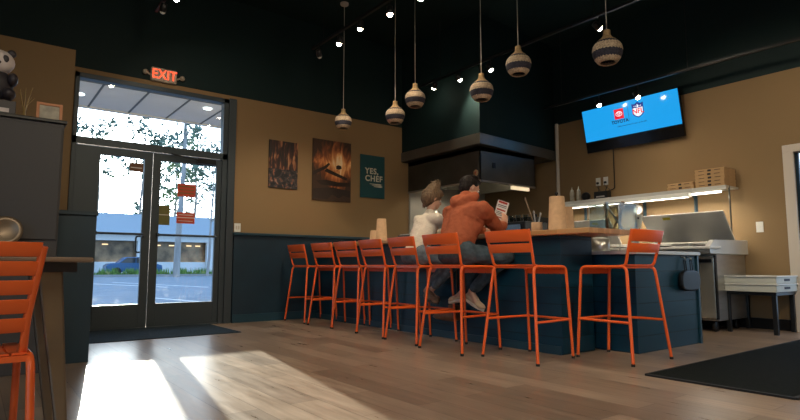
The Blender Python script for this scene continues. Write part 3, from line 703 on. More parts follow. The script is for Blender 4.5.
# pizza boxes
def pbox(y0,y1,x0,x1,z,label,h=.045):
    t=thing('pizza_box',label,'box',((x0+x1)/2,(y0+y1)/2,z),random.uniform(-.03,.03),'flat cardboard boxes on the wall shelf')
    hx=(x1-x0)/2; hy=(y1-y0)/2
    b=MB(); b.box(-hx,hx,-hy,hy,0,h-.003); b.box(-hx-.003,hx,-hy-.003,hy+.003,h-.02,h); b.build('carton','cardboard',t,bevel=.002)
    b=MB()
    for (a,c_,lo,hi) in ((-.75,-.35,.45,.6),(.35,.75,.45,.6),(-.12,.12,.25,.8)):
        b=MB(); b.box(-hx-.005,-hx-.003,a*hy,c_*hy,h*lo,h*hi); b.build('printed_mark','print_black',t)
for i,nm in enumerate(('bottom','second','third','fourth','top')):
    pbox(2.99,3.34,7.34,7.66,SZ+.002+i*.046,f'flat cardboard pizza box, {nm} of the tall stack at shelf end')
pbox(3.36,3.71,7.34,7.66,SZ+.002,'flat cardboard pizza box lying lower left of the tall stack, bottom one')
pbox(3.37,3.70,7.34,7.66,SZ+.048,'flat cardboard pizza box lying on the lower left box beside tall stack')
# bottles and small things at the left end of the shelf
for i,(y,m) in enumerate(((5.30,'cream_plastic'),(5.18,'cream_plastic'))):
    t=thing('squeeze_bottle',('left','right')[i]+' pale squeeze bottle of the pair at the left shelf end','bottle',(7.47,y,SZ+.002),0,'squeeze bottles')
    b=MB(); b.lathe([(.034,0),(.036,.01),(.036,.15),(.026,.175)],n=16); b.build('bottle_body','art_pale',t)
    b=MB(); b.lathe([(.027,.172),(.027,.19),(.010,.20),(.004,.245)],n=12); b.build('nozzle','cream_plastic',t)
t=thing('dark_kettle','round black speaker standing on the left part of the wall shelf','speaker',(7.47,5.05,SZ+.002)); b=MB(); b.ell((0,0,.07),(.07,.07,.07)); b.build('body','black_plastic',t); t.name='round_speaker'
b=MB(); b.lathe([(.05,0),(.05,.012),(.03,.02)],n=16); b.build('base','rubber',t)
t=thing('router_box','black box with cables standing on the shelf below the outlets','router',(7.48,4.78,SZ+.002)); b=MB(); b.box(-.06,.06,-.12,.10,0,.12); b.build('body','black_plastic',t,bevel=.008); t.name='router'
b=MB(); b.box(-.062,-.06,-.08,.06,.03,.05); b.build('vent','steel',t)
for a_ in (((0,.05,.12),(.02,.06,.22)),((0,-.06,.12),(.02,-.08,.20))): b=MB(); b.tube(a_,.006,6); b.build('antenna','rubber',t)
# clock dial hanging
t=thing('dial_thermometer','round white dial hanging under the wall shelf','dial',(7.58,4.27,1.565))
q=Matrix.Rotation(R(-90),3,'Y')
b=MB(); b.lathe([(.068,-.01),(.072,.0),(.07,.012),(.062,.014)],n=28,mtx=q); b.tube([(0,0,.07),(0,0,.15)],.004,6); b.build('case','steel',t)
b=MB(); b.lathe([(.062,.0145),(.001,.015)],n=28,mtx=q); b.build('dial_face','paper',t)
b=MB(); b.box(-.019,-.016,-.003,.003,-.01,.045); b.box(-.019,-.016,-.003,.03,-.003,.003); b.build('pointer','ink_dark',t)
# ---------------------------------------------------------------- prep table / refrigerator with open lids
pt=thing('prep_refrigerator','long stainless prep refrigerator with raised lids against the tan wall','refrigerator',(7.2,4.0,0))
b=MB(); b.box(6.84,7.62,2.92,5.25,.13,.90); P(b,'cabinet','steel',pt,.006)
for (y0,y1) in ((2.94,3.62),(3.64,4.42),(4.44,5.23)):
    b=MB(); b.box(6.805,6.84,y0,y1,.16,.86); d=P(b,'door','steel_shiny',pt,.006)
    b=MB(); b.box(6.79,6.805,y0+.02,y1-.02,.80,.84); h_=b.build('handle','black_plastic',d); 
b=MB(); b.box(6.80,6.842,2.922,2.94,.15,.88); P(b,'door_gasket','black_plastic',pt)
b=MB(); b.prism([(6.60,.90),(6.60,.985),(6.72,1.06),(7.62,1.075),(7.62,.90)],'y',2.88,2.94); b.prism([(6.60,.90),(6.60,.985),(6.72,1.06),(7.62,1.075),(7.62,.90)],'y',5.2,5.26)
b.box(6.78,7.62,2.94,5.2,.90,.98); b.box(7.45,7.62,2.94,5.2,.98,1.07); P(b,'top_housing','steel_light',pt,.003)
b=MB(); b.box(6.50,6.79,2.84,5.2,.955,.985); P(b,'cutting_board','white_plastic',pt,.006,'white cutting board')
b=MB(); b.box(6.55,6.60,2.86,5.2,.91,.955); P(b,'board_rail','steel',pt)
for i,y in enumerate((3.08,3.34,3.6,3.9,4.2,4.5,4.8)):
    b=MB(); b.box(6.84,7.40,y-.13,y+.13,.985,1.0); b.box(6.86,7.38,y-.11,y+.11,.999,1.035 if i%2 else 1.01); P(b,'food_pan','steel' if i%2 else 'black_plastic',pt,.004)
def lid(y0,y1,lab):
    b=MB(); a=Vector((7.38,0,1.08)); c_=Vector((7.08,0,1.425)); n=(c_-a).normalized(); pn=Vector((-n.z,0,n.x))*.022
    poly=[(a.x,a.z),(c_.x,c_.z),(c_.x+pn.x,c_.z+pn.z),(a.x+pn.x,a.z+pn.z)]
    b.prism(poly,'y',y0,y1); L_=P(b,'lid','steel_light',pt,.006)
    b=MB(); q0=a+n*.38; q1=a+n*.42; o_=Vector((-pn.x,0,-pn.z))*.0
    s=pn*1.06
    b.prism([(q0.x+s.x,q0.z+s.z),(q1.x+s.x,q1.z+s.z),(q1.x+s.x*1.04,q1.z+s.z*1.04),(q0.x+s.x*1.04,q0.z+s.z*1.04)],'y',lab,lab+.10); b.build('label_sticker','yellow_label',L_)
lid(2.92,3.95,3.57); lid(4.42,5.2,4.62)
for (x,y) in ((6.93,3.01),(7.5,3.01),(6.85,5.15),(7.5,5.15)):
    b=MB(); q=Matrix.Rotation(R(90),3,'X'); b.lathe([(.001,-.015),(.055,-.015),(.06,-.01),(.06,.01),(.055,.015),(.001,.015)],(x,y,.061),16,mtx=q); b.box(x-.03,x+.03,y-.03,y+.03,.115,.131); P(b,'caster','black_metal',pt)
# acrylic holder with tongs on the bar-side counter
ah=thing('utensil_holder','clear square holder full of tongs and utensils behind the bar end','utensil holder',(5.35,3.30,.90))
b=MB(); s=.17
for (x0,x1,y0,y1) in ((-s,s,-s,-s+.005),(-s,s,s-.005,s),(-s,-s+.005,-s,s),(s-.005,s,-s,s)): b.box(x0,x1,y0,y1,.22,.50)
b.box(-s,s,-s,s,.22,.225); b.build('holder','acrylic',ah)
b=MB()
for sx in (-1,1):
    for sy in (-1,1): b.tube([(sx*s,sy*s,0),(sx*s,sy*s,.505)],.005,6)
b.tube([(-s,-s,.505),(s,-s,.505),(s,s,.505),(-s,s,.505),(-s,-s,.505)],.004,6); b.tube([(-s,-s,.22),(s,-s,.22),(s,s,.22),(-s,s,.22),(-s,-s,.22)],.004,6); b.build('wire_frame','steel',ah)
for k,(x,y,tx,ty,m) in enumerate(((-.1,0,.02,.1,'leather'),(.05,-.08,-.05,.05,'steel'),(.08,.05,.0,-.12,'kraft'),(-.05,-.1,.08,-.05,'shoe_brown'),(0,.08,-.1,.0,'steel'))):
    b=MB(); b.tube([(x,y,.24),(tx,ty,.52)],.012,8); b.box(tx-.02,tx+.02,ty-.006,ty+.006,.46,.53); b.build('utensil',m,ah)
t=thing('cutting_board','narrow pale cutting board leaning behind the rightmost stool','cutting board',(5.62,3.22,.90))
b=MB(); b.box(-.02,.0,-.035,.035,0,.42,mtx=Matrix.Rotation(R(-8),4,'Y')@Matrix.Rotation(R(14),4,'X')); b.build('board','cream_plastic',t,bevel=.004)
b=MB(); b.box(-.024,.001,-.01,.01,.37,.39,mtx=Matrix.Rotation(R(-8),4,'Y')@Matrix.Rotation(R(14),4,'X')); b.build('hanging_slot','ink_dark',t)
t=thing('steel_bin','steel container on the low counter right under the bar top end','container',(4.86,3.14,.90)); b=MB(); b.lathe([(.075,0),(.085,.02),(.085,.12),(.078,.12),(.07,.01)],n=20); b.build('bin_body','steel',t,0)
b=MB(); b.lathe([(.088,.12),(.088,.128),(.02,.14),(.001,.14)],n=20); b.build('bin_lid','steel_light',t)
# ---------------------------------------------------------------- bench with trays
bn=thing('side_bench','low black metal bench with four square legs under the white trays','bench',(7.33,2.68,0))
for (x,y) in ((7.08,2.44),(7.60,2.44),(7.08,2.92),(7.60,2.92)):
    b=MB(); b.box(x-.022,x+.022,y-.022,y+.022,0,.43); P(b,'leg','black_metal',bn,.003)
b=MB(); b.box(7.05,7.63,2.41,2.95,.43,.47); P(b,'bench_top','black_metal',bn,.004)
def tray(z,label,dx):
    t=thing('dough_tray',label,'tray',(7.32+dx,2.68,z),0,'stacked white plastic trays')
    hx,hy,h_=.31,.29,.088
    b=MB(); b.box(-hx,hx,-hy,hy,0,.008); b.box(-hx,-hx+.008,-hy,hy,.008,h_); b.box(hx-.008,hx,-hy,hy,.008,h_); b.box(-hx,hx,-hy,-hy+.008,.008,h_); b.box(-hx,hx,hy-.008,hy,.008,h_); b.build('tray_body','cream_plastic',t,bevel=.004)
    b=MB(); 
    for (a,c_,d_,e_) in ((-hx-.012,-hx,-hy-.012,hy+.012),(hx,hx+.012,-hy-.012,hy+.012),(-hx,hx,-hy-.012,-hy),(-hx,hx,hy,hy+.012)): b.box(a,c_,d_,e_,h_-.012,h_)
    b.build('rim','white_plastic',t,bevel=.003)
    b=MB(); b.box(-.08,.08,-hy-.005,-hy,.03,.055); b.build('handle_slot','ink_dark',t)
tray(.471,'lower white plastic tray of two on the black bench',0); tray(.561,'upper white plastic tray of two on the black bench',.004)
# ---------------------------------------------------------------- kitchen hood and line behind
hd=thing('exhaust_hood','large dark stainless kitchen exhaust hood under the soffit','exhaust hood',(6.45,6.5,1.92))
b=MB(); x0,x1,y0,y1=5.84,7.08,5.71,7.42
b.box(x0,x1,y0,y0+.02,2.02,2.52); b.box(x0,x0+.02,y0,y1,2.02,2.52); b.box(x1-.02,x1,y0,y1,2.02,2.52); b.box(x0,x1,y0,y1,2.45,2.519); P(b,'hood_shell','dark_steel',hd,.003)
b=MB(); b.box(x0-.01,x0+.03,y0-.01,y1,1.995,2.02); b.box(x0,x1,y0-.01,y0+.03,1.995,2.02); P(b,'drip_edge','steel',hd)
b=MB(); b.box(6.574,6.974,5.74,5.78,1.945,1.994); P(b,'hood_light','hood_lit',hd)
b=MB(); b.box(6.1,6.16,5.70,5.71,2.22,2.30); P(b,'control_box','black_plastic',hd)
for k in range(4):
    b=MB(); b.box(x0+.05+k*.29,x0+.32+k*.29,7.1,7.13,2.08,2.44); P(b,'grease_filter','dark_steel',hd)
t=thing('round_sticker','round cream sticker with a red mark on the hood corner','sticker',(5.838,5.80,2.13)); q=Matrix.Rotation(R(-90),3,'Y')
b=MB(); b.lathe([(.052,0),(.052,.003),(.001,.003)],n=24,mtx=q); b.build('disc','kraft',t)
b=MB(); b.box(-.0045,-.003,-.02,.02,.008,.02); b.box(-.0045,-.003,-.006,.006,-.022,.012); b.build('printed_mark','ink_red',t)
kl=bpy.data.lights.new('hood_lamp','AREA'); kl.size=.3; kl.energy=6; kl.color=(1,.85,.6); ko=bpy.data.objects.new('hood_lamp_light',kl); COL.objects.link(ko); ko.location=(6.45,6.6,2.40)
b=MB(); b.box(5.87,XB,7.40,YA,.0,2.5); b.build('trim_6','steel_light',kind='structure')
ov=thing('range_oven','black kitchen range with control knobs under the hood','oven',(6.5,6.9,0))
b=MB(); b.box(5.95,7.05,6.45,7.30,.1,1.0); P(b,'body','black_metal',ov,.006)
b=MB(); b.box(5.95,7.05,6.43,7.38,1.0,1.05); P(b,'cooktop','dark_steel',ov,.004)
b=MB(); b.box(6.02,6.45,6.42,6.45,.25,.85); d=P(b,'oven_door','dark_steel',ov,.004); b=MB(); b.tube([(6.05,6.39,.8),(6.42,6.39,.8)],.012); b.build('handle','steel',d)
for k in range(5):
    b=MB(); q=Matrix.Rotation(R(90),3,'X'); b.lathe([(.022,0),(.022,.03),(.001,.03)],(6.1+k*.2,6.45,.93),14,mtx=q); P(b,'knob','steel',ov)
for (x,y) in ((5.99,6.49),(7.01,6.49),(5.99,7.26),(7.01,7.26)):
    b=MB(); b.tube([(x,y,0),(x,y,.1)],.02); P(b,'leg','steel',ov)
po=thing('pizza_oven','dark deck oven with steel trim behind the bar','oven',(7.3,6.2,0))
b=MB(); b.box(7.12,7.64,5.78,6.38,.0,.85); P(b,'stand','black_metal',po,.004)
b=MB(); b.box(7.05,7.64,5.76,6.40,.85,1.55); P(b,'body','black_metal',po,.006)
b=MB(); b.box(7.03,7.05,5.80,6.36,1.15,1.45); P(b,'oven_door','gloss_black',po,.003)
b=MB(); b.tube([(7.0,5.84,1.12),(7.0,6.32,1.12)],.012); P(b,'handle','steel',po)
ks=thing('kitchen_shelf','long stainless shelf with pots hung under the hood','shelf',(6.4,5.4,0))
wk=thing('steel_work_table','stainless kitchen work table standing behind the bar','work table',(6.2,5.0,0))
b=MB(); b.box(5.35,5.95,4.3,7.0,.86,.90); P(b,'table_top','steel',wk,.004)
b=MB(); b.box(5.37,5.93,4.32,6.98,.25,.28); P(b,'undershelf','steel',wk)
for (x,y) in ((5.40,4.35),(5.90,4.35),(5.40,6.95),(5.90,6.95)):
    b=MB(); b.tube([(x,y,0),(x,y,.86)],.022); P(b,'leg','steel',wk)
b=MB(); b.box(5.95,7.05,6.98,7.30,1.50,1.53); P(b,'shelf_board','steel',ks,.003)
for x in (6.0,7.0):
    b=MB(); b.prism([(7.30,1.5),(7.38,1.5),(7.38,1.25)],'x',x,x+.02); P(b,'bracket','steel',ks)
for k,(x,h_,r,m) in enumerate(((6.15,.16,.10,'steel'),(6.42,.12,.08,'dark_steel'),(6.7,.18,.11,'steel'))):
    t=thing('stock_pot',('left','middle','right')[k]+' metal pot on the stainless shelf under the hood','pot',(x,7.12,1.531),0,'pots under the hood')
    b=MB(); b.lathe([(r,0),(r,h_),(r-.006,h_),(r-.006,.01)],n=20); b.build('pot_body',m,t)
    for s in (-1,1):
        b=MB(); b.tube(fillet([(s*r*.98,-.03,h_*.8),(s*(r+.03),-.03,h_*.8),(s*(r+.03),.03,h_*.8),(s*r*.98,.03,h_*.8)],.01),.005,6); b.build('handle','steel',t)
ds=thing('espresso_machine','black machine with small blue lights behind the bar','machine',(6.0,4.9,.9))
b=MB(); b.box(5.42,5.86,4.55,5.05,.90,1.32); P(b,'body','black_metal',ds,.015)
b=MB(); b.box(5.40,5.42,4.6,5.0,1.18,1.28); P(b,'front_panel','gloss_black',ds)
b=MB(); b.box(5.395,5.40,4.88,4.91,1.2,1.22); b.box(5.395,5.40,4.88,4.91,1.24,1.26); P(b,'indicator_light','screen_blue',ds)
for k in range(4):
    b=MB(); b.lathe([(.028,0),(.036,.10),(.033,.10),(.026,.006)],(5.62,4.58+k*.12,1.321),14); o=b.build('glass_cup','acrylic'); tag(o,('first','second','third','fourth')[k]+' small glass from the right, standing on the black machine','cup','cups on the black machine')
# ---------------------------------------------------------------- mats
t=MB(); t.box(3.78,7.25,1.235,2.12,.0,.010); o=t.build('floor_mat','mat_dark',bevel=.004); tag(o,'large dark rubber floor mat at the lower right','mat'); 
t=MB(); t.box(3.775,7.255,1.215,1.24,.0,.014); t.box(3.765,3.79,1.23,2.125,0,.013); t.box(3.775,7.255,2.115,2.13,0,.013); t.build('edge_trim','rubber',o)
t=MB(); t.box(.80,2.50,6.28,7.38,0,.009); o=t.build('entrance_mat','mat_entry',bevel=.004); tag(o,'dark blue entrance mat on the floor inside the glass doors','mat')
# ---------------------------------------------------------------- left foreground
tb=thing('dining_table','wooden topped table at the left behind the orange chair','table',(-.2,2.9,0))
b=MB(); b.box(-1.2,.388,2.55,3.25,.775,.795); P(b,'table_top','table_wood',tb,.006)
b=MB(); b.box(-1.12,.34,2.62,3.18,.735,.775); P(b,'apron','cabinet_dark',tb)
for (x,y,sx,sy) in ((.245,2.66,1,-1),(-1.05,2.66,-1,-1),(.245,3.12,1,1),(-1.05,3.12,-1,1)):
    b=MB(); tw,bw=.045,.016; ox,oy=(.085*sx,.03*sy)
    vs=[(x-tw,y-tw*.6,.77),(x+tw,y-tw*.6,.77),(x+tw,y+tw*.6,.77),(x-tw,y+tw*.6,.77),(x+ox-bw,y+oy-bw,0),(x+ox+bw,y+oy-bw,0),(x+ox+bw,y+oy+bw,0),(x+ox-bw,y+oy+bw,0)]
    b.add(vs,[(0,1,2,3),(7,6,5,4),(0,4,5,1),(1,5,6,2),(2,6,7,3),(3,7,4,0)]); P(b,'leg','table_metal',tb,.008)
ch=thing('dining_chair','orange slatted metal chair cut by the left edge of the frame','chair',(-.045,2.66,0),R(92))
def make_chair(t):
    r=.0145; Z=.43
    for s in (1,-1):
        b=MB(); b.tube(fillet([(-.27,s*.235,.01),(-.215,s*.225,Z),(0,s*.225,Z)],.06),r,12); b.build('leg','orange_metal',t)
        b=MB(); b.tube(fillet([(.235,s*.225,.01),(.215,s*.225,Z),(0,s*.225,Z)],.06),r,12); b.build('leg','orange_metal',t)
        b=MB(); b.tube(fillet([(-.06,s*.205,Z+.005),(-.165,s*.205,Z+.005),(-.20,s*.205,.56),(-.265,s*.238,.83)],.06),.014,12); b.build('back_post','orange_metal',t)
        for x in (-.27,.235):
            b=MB(); b.tube([(x,s*(.235 if x<0 else .225),0),(x,s*(.235 if x<0 else .225),.02)],.017); b.build('foot_cap','rubber',t)
    b=MB(); ns=8; wd=.44/ns
    prof=[(-.19,.447),(-.1,.437),(0,.432),(.12,.437),(.19,.443),(.225,.435),(.24,.41)]
    for i in range(ns):
        y0=-.22+i*wd+.004; y1=y0+wd-.008; vs=[];fs=[]
        for (x,z) in prof:
            for (y,dz) in ((y0,0),(y1,0),(y1,-.008),(y0,-.008)): vs.append((x,y,z+dz))
        m_=len(prof)
        for q in range(m_-1):
            for e in range(4): fs.append((q*4+e,q*4+(e+1)%4,(q+1)*4+(e+1)%4,(q+1)*4+e))
        fs+=[(3,2,1,0),tuple((m_-1)*4+e for e in range(4))]; b.add(vs,fs)
    b.box(-.2,-.17,-.225,.225,.415,.437); b.box(.1,.13,-.225,.225,.41,.43); b.build('seat','orange_metal',t)
    for k in range(5):
        z0=.845-.052-k*.068; xx=-.262+.26*(.845-.052-z0)*.92
        hw_=.205+.033*(z0-.56)/.27; slat(xx,-hw_,hw_,z0,z0+.052,.02,-.26).build('back_slat','orange_metal',t,bevel=.002)
make_chair(ch)
# dark hutch against the partition, with things on its top
hu=thing('tall_cabinet','tall dark cabinet at the left with ornaments on its top','cabinet',(-.5,4.95,0))
b=MB(); b.box(-1.5,.485,4.80,5.085,0,1.82); P(b,'carcass','cabinet_dark',hu,.004)
b=MB(); b.box(-1.52,.50,4.78,5.087,1.82,1.845); P(b,'cabinet_top','black_metal',hu,.004)
for (a,c_) in ((-.52,-.02),(-.01,.475)):
    b=MB(); b.box(a,c_,4.785,4.80,0.95,1.80); d=P(b,'door','cabinet_dark',hu,.006); b=MB(); b.tube([(a+.04,4.76,1.3),(a+.04,4.76,1.45)],.007,8); b.build('handle','brass',d)
b=MB(); b.box(-1.5,.40,4.62,4.785,.86,.885); P(b,'ledge','table_wood',hu,.004)
t=thing('round_plate','round pale decorative plate standing on the dark cabinet ledge','plate',(.165,4.70,.886)); q=Matrix.Rotation(R(80),3,'X')
b=MB(); b.lathe([(.001,0),(.05,.0),(.075,.012),(.10,.018),(.10,.024),(.072,.018),(.048,.006),(.001,.006)],(0,0,.115),32,mtx=q); b.build('plate_disc','table_metal',t)
b=MB(); b.box(-.04,.04,-.02,.04,0,.02); b.tube([(0,.03,.0),(0,.045,.12)],.006,6); b.build('plate_stand','brass',t)
t=thing('bear_figurine','black and white bear figurine at the left on the dark cabinet','figurine',(.05,4.93,1.956))
b=MB(); b.ell((0,0,.12),(.11,.08,.12)); b.build('body','panda_black',t)
b=MB(); b.ell((0.01,-.01,.29),(.10,.09,.09)); b.build('head','panda_white',t)
for s in (-1,1):
    for nm,c_,r_ in (('ear',(.01+s*.075,0,.37),(.03,.02,.03)),('eye_patch',(.01+s*.038,-.085,.30),(.022,.012,.028)),('hind_leg',(s*.08,-.05,.05),(.045,.07,.045)),('arm',(s*.10,-.05,.16),(.035,.06,.05))):
        b=MB(); b.ell(c_,r_); b.build(nm,'panda_black',t)
b=MB(); b.ell((.01,-.10,.265),(.015,.012,.01)); b.build('nose','panda_black',t)
t=thing('dark_box','low dark box under the bear figurine on the cabinet','box',(.05,4.93,1.846)); b=MB(); b.box(-.13,.13,-.08,.10,0,.108); b.build('box_body','panda_black',t,bevel=.004)
b=MB(); b.box(.0,.09,-.0815,-.08,.02,.05); b.build('printed_mark','panda_white',t); t.name='display_box'
t=thing('brass_figurine','small brass twig ornament between the bear and the framed picture','ornament',(.235,4.92,1.846))
b=MB(); b.lathe([(.03,0),(.03,.01),(.01,.02),(.01,.05)],n=14)
for a in range(7):
    an=a*.9; b.tube([(0,0,.04),(.02*math.cos(an),.02*math.sin(an),.12),(.05*math.cos(an)+.01,.04*math.sin(an),.17+.012*a)],[.005,.004,.002],6)
b.build('twigs','brass',t)
t=thing('picture_frame','small orange wooden framed picture standing on the dark cabinet','picture frame',(.395,4.93,1.846)); q=Matrix.Rotation(R(-7),4,'X')
b=MB()
for (a,c_,d_,e_) in ((-.085,.085,0,.02),(-.085,.085,.135,.155),(-.085,-.065,.02,.135),(.065,.085,.02,.135)): b.box(a,c_,-.01,.01,d_,e_,mtx=q)
b.build('frame','frame_orange',t)
b=MB(); b.box(-.065,.065,-.003,.004,.02,.135,mtx=q); b.build('picture','art_pale',t)
# ---------------------------------------------------------------- people
def hand(b,wrist,dirv,palmn,s=1.0,curl=.5,side=1,spread=.018):
    w=Vector(wrist); d=Vector(dirv).normalized(); n=Vector(palmn); n=(n-d*n.dot(d)).normalized(); a=d.cross(n)*side
    b.cap(w,w+d*.045*s,.024*s,.030*s)
    b.cap(w+d*.02*s+a*.018*s,w+d*.075*s+a*.026*s,.017*s,.014*s); b.cap(w+d*.02*s-a*.018*s,w+d*.07*s-a*.026*s,.017*s,.014*s); b.cap(w+d*.03*s,w+d*.078*s,.019*s,.015*s)
    Ls=(.072,.080,.074,.058)
    for i,L_ in enumerate(Ls):
        off=(1.5-i)*.019*s; p=w+d*.082*s+a*off; dd=d
        for j,fr_ in enumerate((.42,.32,.26)):
            ang=curl*(j*.8+.35); dd=(d*math.cos(ang)+n*math.sin(ang)).normalized()
            q_=p+dd*L_*fr_*s; b.cap(p,q_,(.0095-.001*j)*s,(.0085-.001*j)*s,8); p=q_
    p=w+d*.02*s+a*.026*s; dd=(d*.6+a*.7+n*.35).normalized(); q_=p+dd*.04*s; b.cap(p,q_,.013*s,.011*s,8); dd=(d*.85+a*.3+n*.4).normalized(); b.cap(q_,q_+dd*.032*s,.0105*s,.0085*s,8)
def head_mesh(b,c,fwd,upv,s=1.0):
    c=Vector(c); f=Vector(fwd).normalized(); u=Vector(upv); u=(u-f*u.dot(f)).normalized(); r=f.cross(u)
    rot=Matrix((f,r,u)).transposed()
    def p(x,y,z): return c+rot@Vector((x*s,y*s,z*s))
    b.ell(p(-.012,0,.03),(.098*s,.076*s,.092*s),20,14,rot=rot)
    b.ell(p(.025,0,-.03),(.066*s,.060*s,.078*s),18,12,rot=rot)
    b.ell(p(.062,0,-.078),(.026*s,.028*s,.022*s),rot=rot)
    b.ell(p(.095,0,-.012),(.016*s,.012*s,.022*s),rot=rot); b.ell(p(.102,0,-.022),(.012*s,.014*s,.010*s),rot=rot)
    b.ell(p(.086,0,-.052),(.012*s,.022*s,.006*s),rot=rot); b.ell(p(.083,0,-.062),(.012*s,.019*s,.006*s),rot=rot)
    for q in (-1,1):
        b.ell(p(.072,q*.035,.022),(.016*s,.020*s,.008*s),rot=rot); b.ell(p(-.005,q*.078,-.005),(.016*s,.009*s,.030*s),rot=rot); b.ell(p(.055,q*.038,-.03),(.02*s,.02*s,.02*s),rot=rot)
    return p,rot
def eyes(par,p,rot,s):
    b=MB()
    for q in (-1,1): b.ell(p(.080,q*.032,.004),(.009*s,.014*s,.008*s),12,8,rot=rot)
    b.build('eyes','paper',par)
    b=MB()
    for q in (-1,1): b.ell(p(.086,q*.032,.004),(.004*s,.006*s,.006*s),10,6,rot=rot)
    b.build('irises','ink_dark',par)
def shoe(name,heel,toe,upn,m,sm,par,s=1.0):
    h=Vector(heel); t_=Vector(toe); d=(t_-h).normalized(); u=Vector(upn); u=(u-d*u.dot(d)).normalized(); r=d.cross(u)
    L_=(t_-h).length
    b=MB()
    b.cap(h+d*.035*s+u*.045*s,h+d*L_*.45+u*.045*s,.036*s,.038*s); b.cap(h+d*L_*.45+u*.04*s,t_-d*.04*s+u*.032*s,.038*s,.032*s); b.cap(h+d*.04*s+u*.045*s,h+d*.055*s+u*.095*s,.036*s,.036*s); b.cap(h+d*.06*s+u*.09*s,h+d*L_*.55+u*.055*s,.034*s,.03*s)
    rot=Matrix((d,r,u)).transposed(); b.ell(t_-d*.055*s+u*.03*s,(.055*s,.045*s,.03*s),rot=rot)
    o=remeshed(b,name,m,.006,par,4)
    b=MB(); n=24; vs=[]
    for k in range(n):
        a=2*PI*k/n; x=math.cos(a); y=math.sin(a); wdt=.042 if x>0 else .034
        pt_=h+d*(L_/2+x*L_/2)+r*y*wdt*s
        vs.append(pt_)
    V=[v+u*.022*s for v in vs]+[v-u*.004*s for v in vs]
    b.add(V,[tuple(range(n)),tuple(range(n,2*n))[::-1]]+[(i,(i+1)%n,n+(i+1)%n,n+i) for i in range(n)]); b.build('sole',sm,o,bevel=.003)
    b=MB()
    for k in range(4):
        q_=h+d*(L_*.42+k*.022*s)+u*(.088-.010*k)*s; b.tube([q_-r*.022*s,q_+u*.005,q_+r*.022*s],.0035*s,6)
    b.build('laces','paper' if m=='shoe_beige' else 'sole',o)
    return o
# --- person in the rust hoodie
man=thing('person','person in a rust hoodie and jeans sitting on a stool reading a menu','person',(3.66,3.88,.77))
def PP(o,par=man): 
    o.matrix_parent_inverse=Matrix.Translation(par.location).inverted(); return o
B=MB(); HC=(3.885,3.945,1.52)
hipL=Vector((3.64,3.97,.875)); hipR=Vector((3.64,3.76,.875)); kL=Vector((3.955,3.93,.84)); kR=Vector((3.95,3.54,.85)); aL=Vector((3.94,4.09,.50)); aR=Vector((3.90,3.955,.515))
shL=Vector((3.80,4.13,1.285)); shR=Vector((3.78,3.655,1.285)); eL=Vector((4.06,4.26,1.14)); eR=Vector((4.04,3.75,1.14)); wL=Vector((4.28,4.12,1.13)); wR=Vector((4.215,3.80,1.165))
chest=Vector((3.78,3.90,1.22)); belly=Vector((3.66,3.88,1.0)); pel=Vector((3.63,3.865,.88)); neck=Vector((3.82,3.93,1.37))
B.cap(pel,belly,.115,.115); B.cap(belly,chest,.12,.125); B.cap(shL,shR,.06,.06); B.cap(chest,neck,.11,.055); B.cap(neck,Vector(HC),.055,.052)
for a,k_,f_ in ((hipL,kL,aL),(hipR,kR,aR)): B.cap(a,k_,.078,.052); B.cap(k_,f_,.05,.033)
B.cap(hipL,hipR,.09,.09)
B.cap(aL,aL+Vector((-.05,.07,-.05)),.034,.028); B.cap(aR,aR+Vector((.0,-.05,-.10)),.034,.028)
for a,k_,f_ in ((shL,eL,wL),(shR,eR,wR)): B.cap(a,k_,.048,.038); B.cap(k_,f_,.038,.026)
hand(B,wR,(.25,.1,.9),(.2,.9,-.1),1,.6,1); hand(B,wL,(.6,-.7,.3),(.2,-.6,.6),1,.5,-1)
p_,rt=head_mesh(B,HC,(.80,-.25,-.35),(.35,0,1),1.0)
body=PP(remeshed(B,'body','skin',.0075,man,3))
eb=thing('x','x','x'); bpy.data.objects.remove(eb)
holder=bpy.data.objects.new('face',None)
def world_child(o): o.matrix_parent_inverse=Matrix.Translation(man.location).inverted()
def eyes2(par,p,rot):
    n0=set(bpy.data.objects); eyes(par,p,rot,1.0)
    for o in set(bpy.data.objects)-n0: o.matrix_parent_inverse=Matrix.Translation(par.location).inverted()
eyes2(man,p_,rt); bpy.data.objects.remove(holder)
# hair
b=MB(); b.ell(p_(-.025,0,.045),(.102,.083,.088),24,16,rot=rt); b.ell(p_(-.055,0,.0),(.062,.074,.075),20,12,rot=rt); b.ell(p_(.03,0,.095),(.06,.06,.035),rot=rt); b.ell(p_(-.01,.03,.115),(.05,.05,.025),rot=rt)
PP(remeshed(b,'hair','hair_black',.006,man,1,.006,.02))
# hoodie
b=MB(); b.cap(pel+Vector((-.005,0,.035)),belly,.150,.158); b.cap(belly,chest+Vector((-.01,0,0)),.158,.155)
b.cap(belly+Vector((0,.09,0)),chest+Vector((0,.13,.0)),.125,.13); b.cap(belly+Vector((0,-.06,0)),chest+Vector((0,-.10,.0)),.115,.125)
b.cap(shL+Vector((-.02,-.05,0)),shR+Vector((-.02,.05,0)),.085,.085); b.cap(chest+Vector((0,.12,.02)),chest+Vector((0,-.12,.02)),.13,.13)
for a,k_,f_ in ((shL,eL,wL),(shR,eR,wR)):
    b.cap(a+Vector((-.01,0,0)),k_,.085,.066); b.cap(k_,f_+(k_-f_)*.12,.064,.045)
    b.cap(f_+(k_-f_)*.22,f_+(k_-f_)*.1,.05,.036)
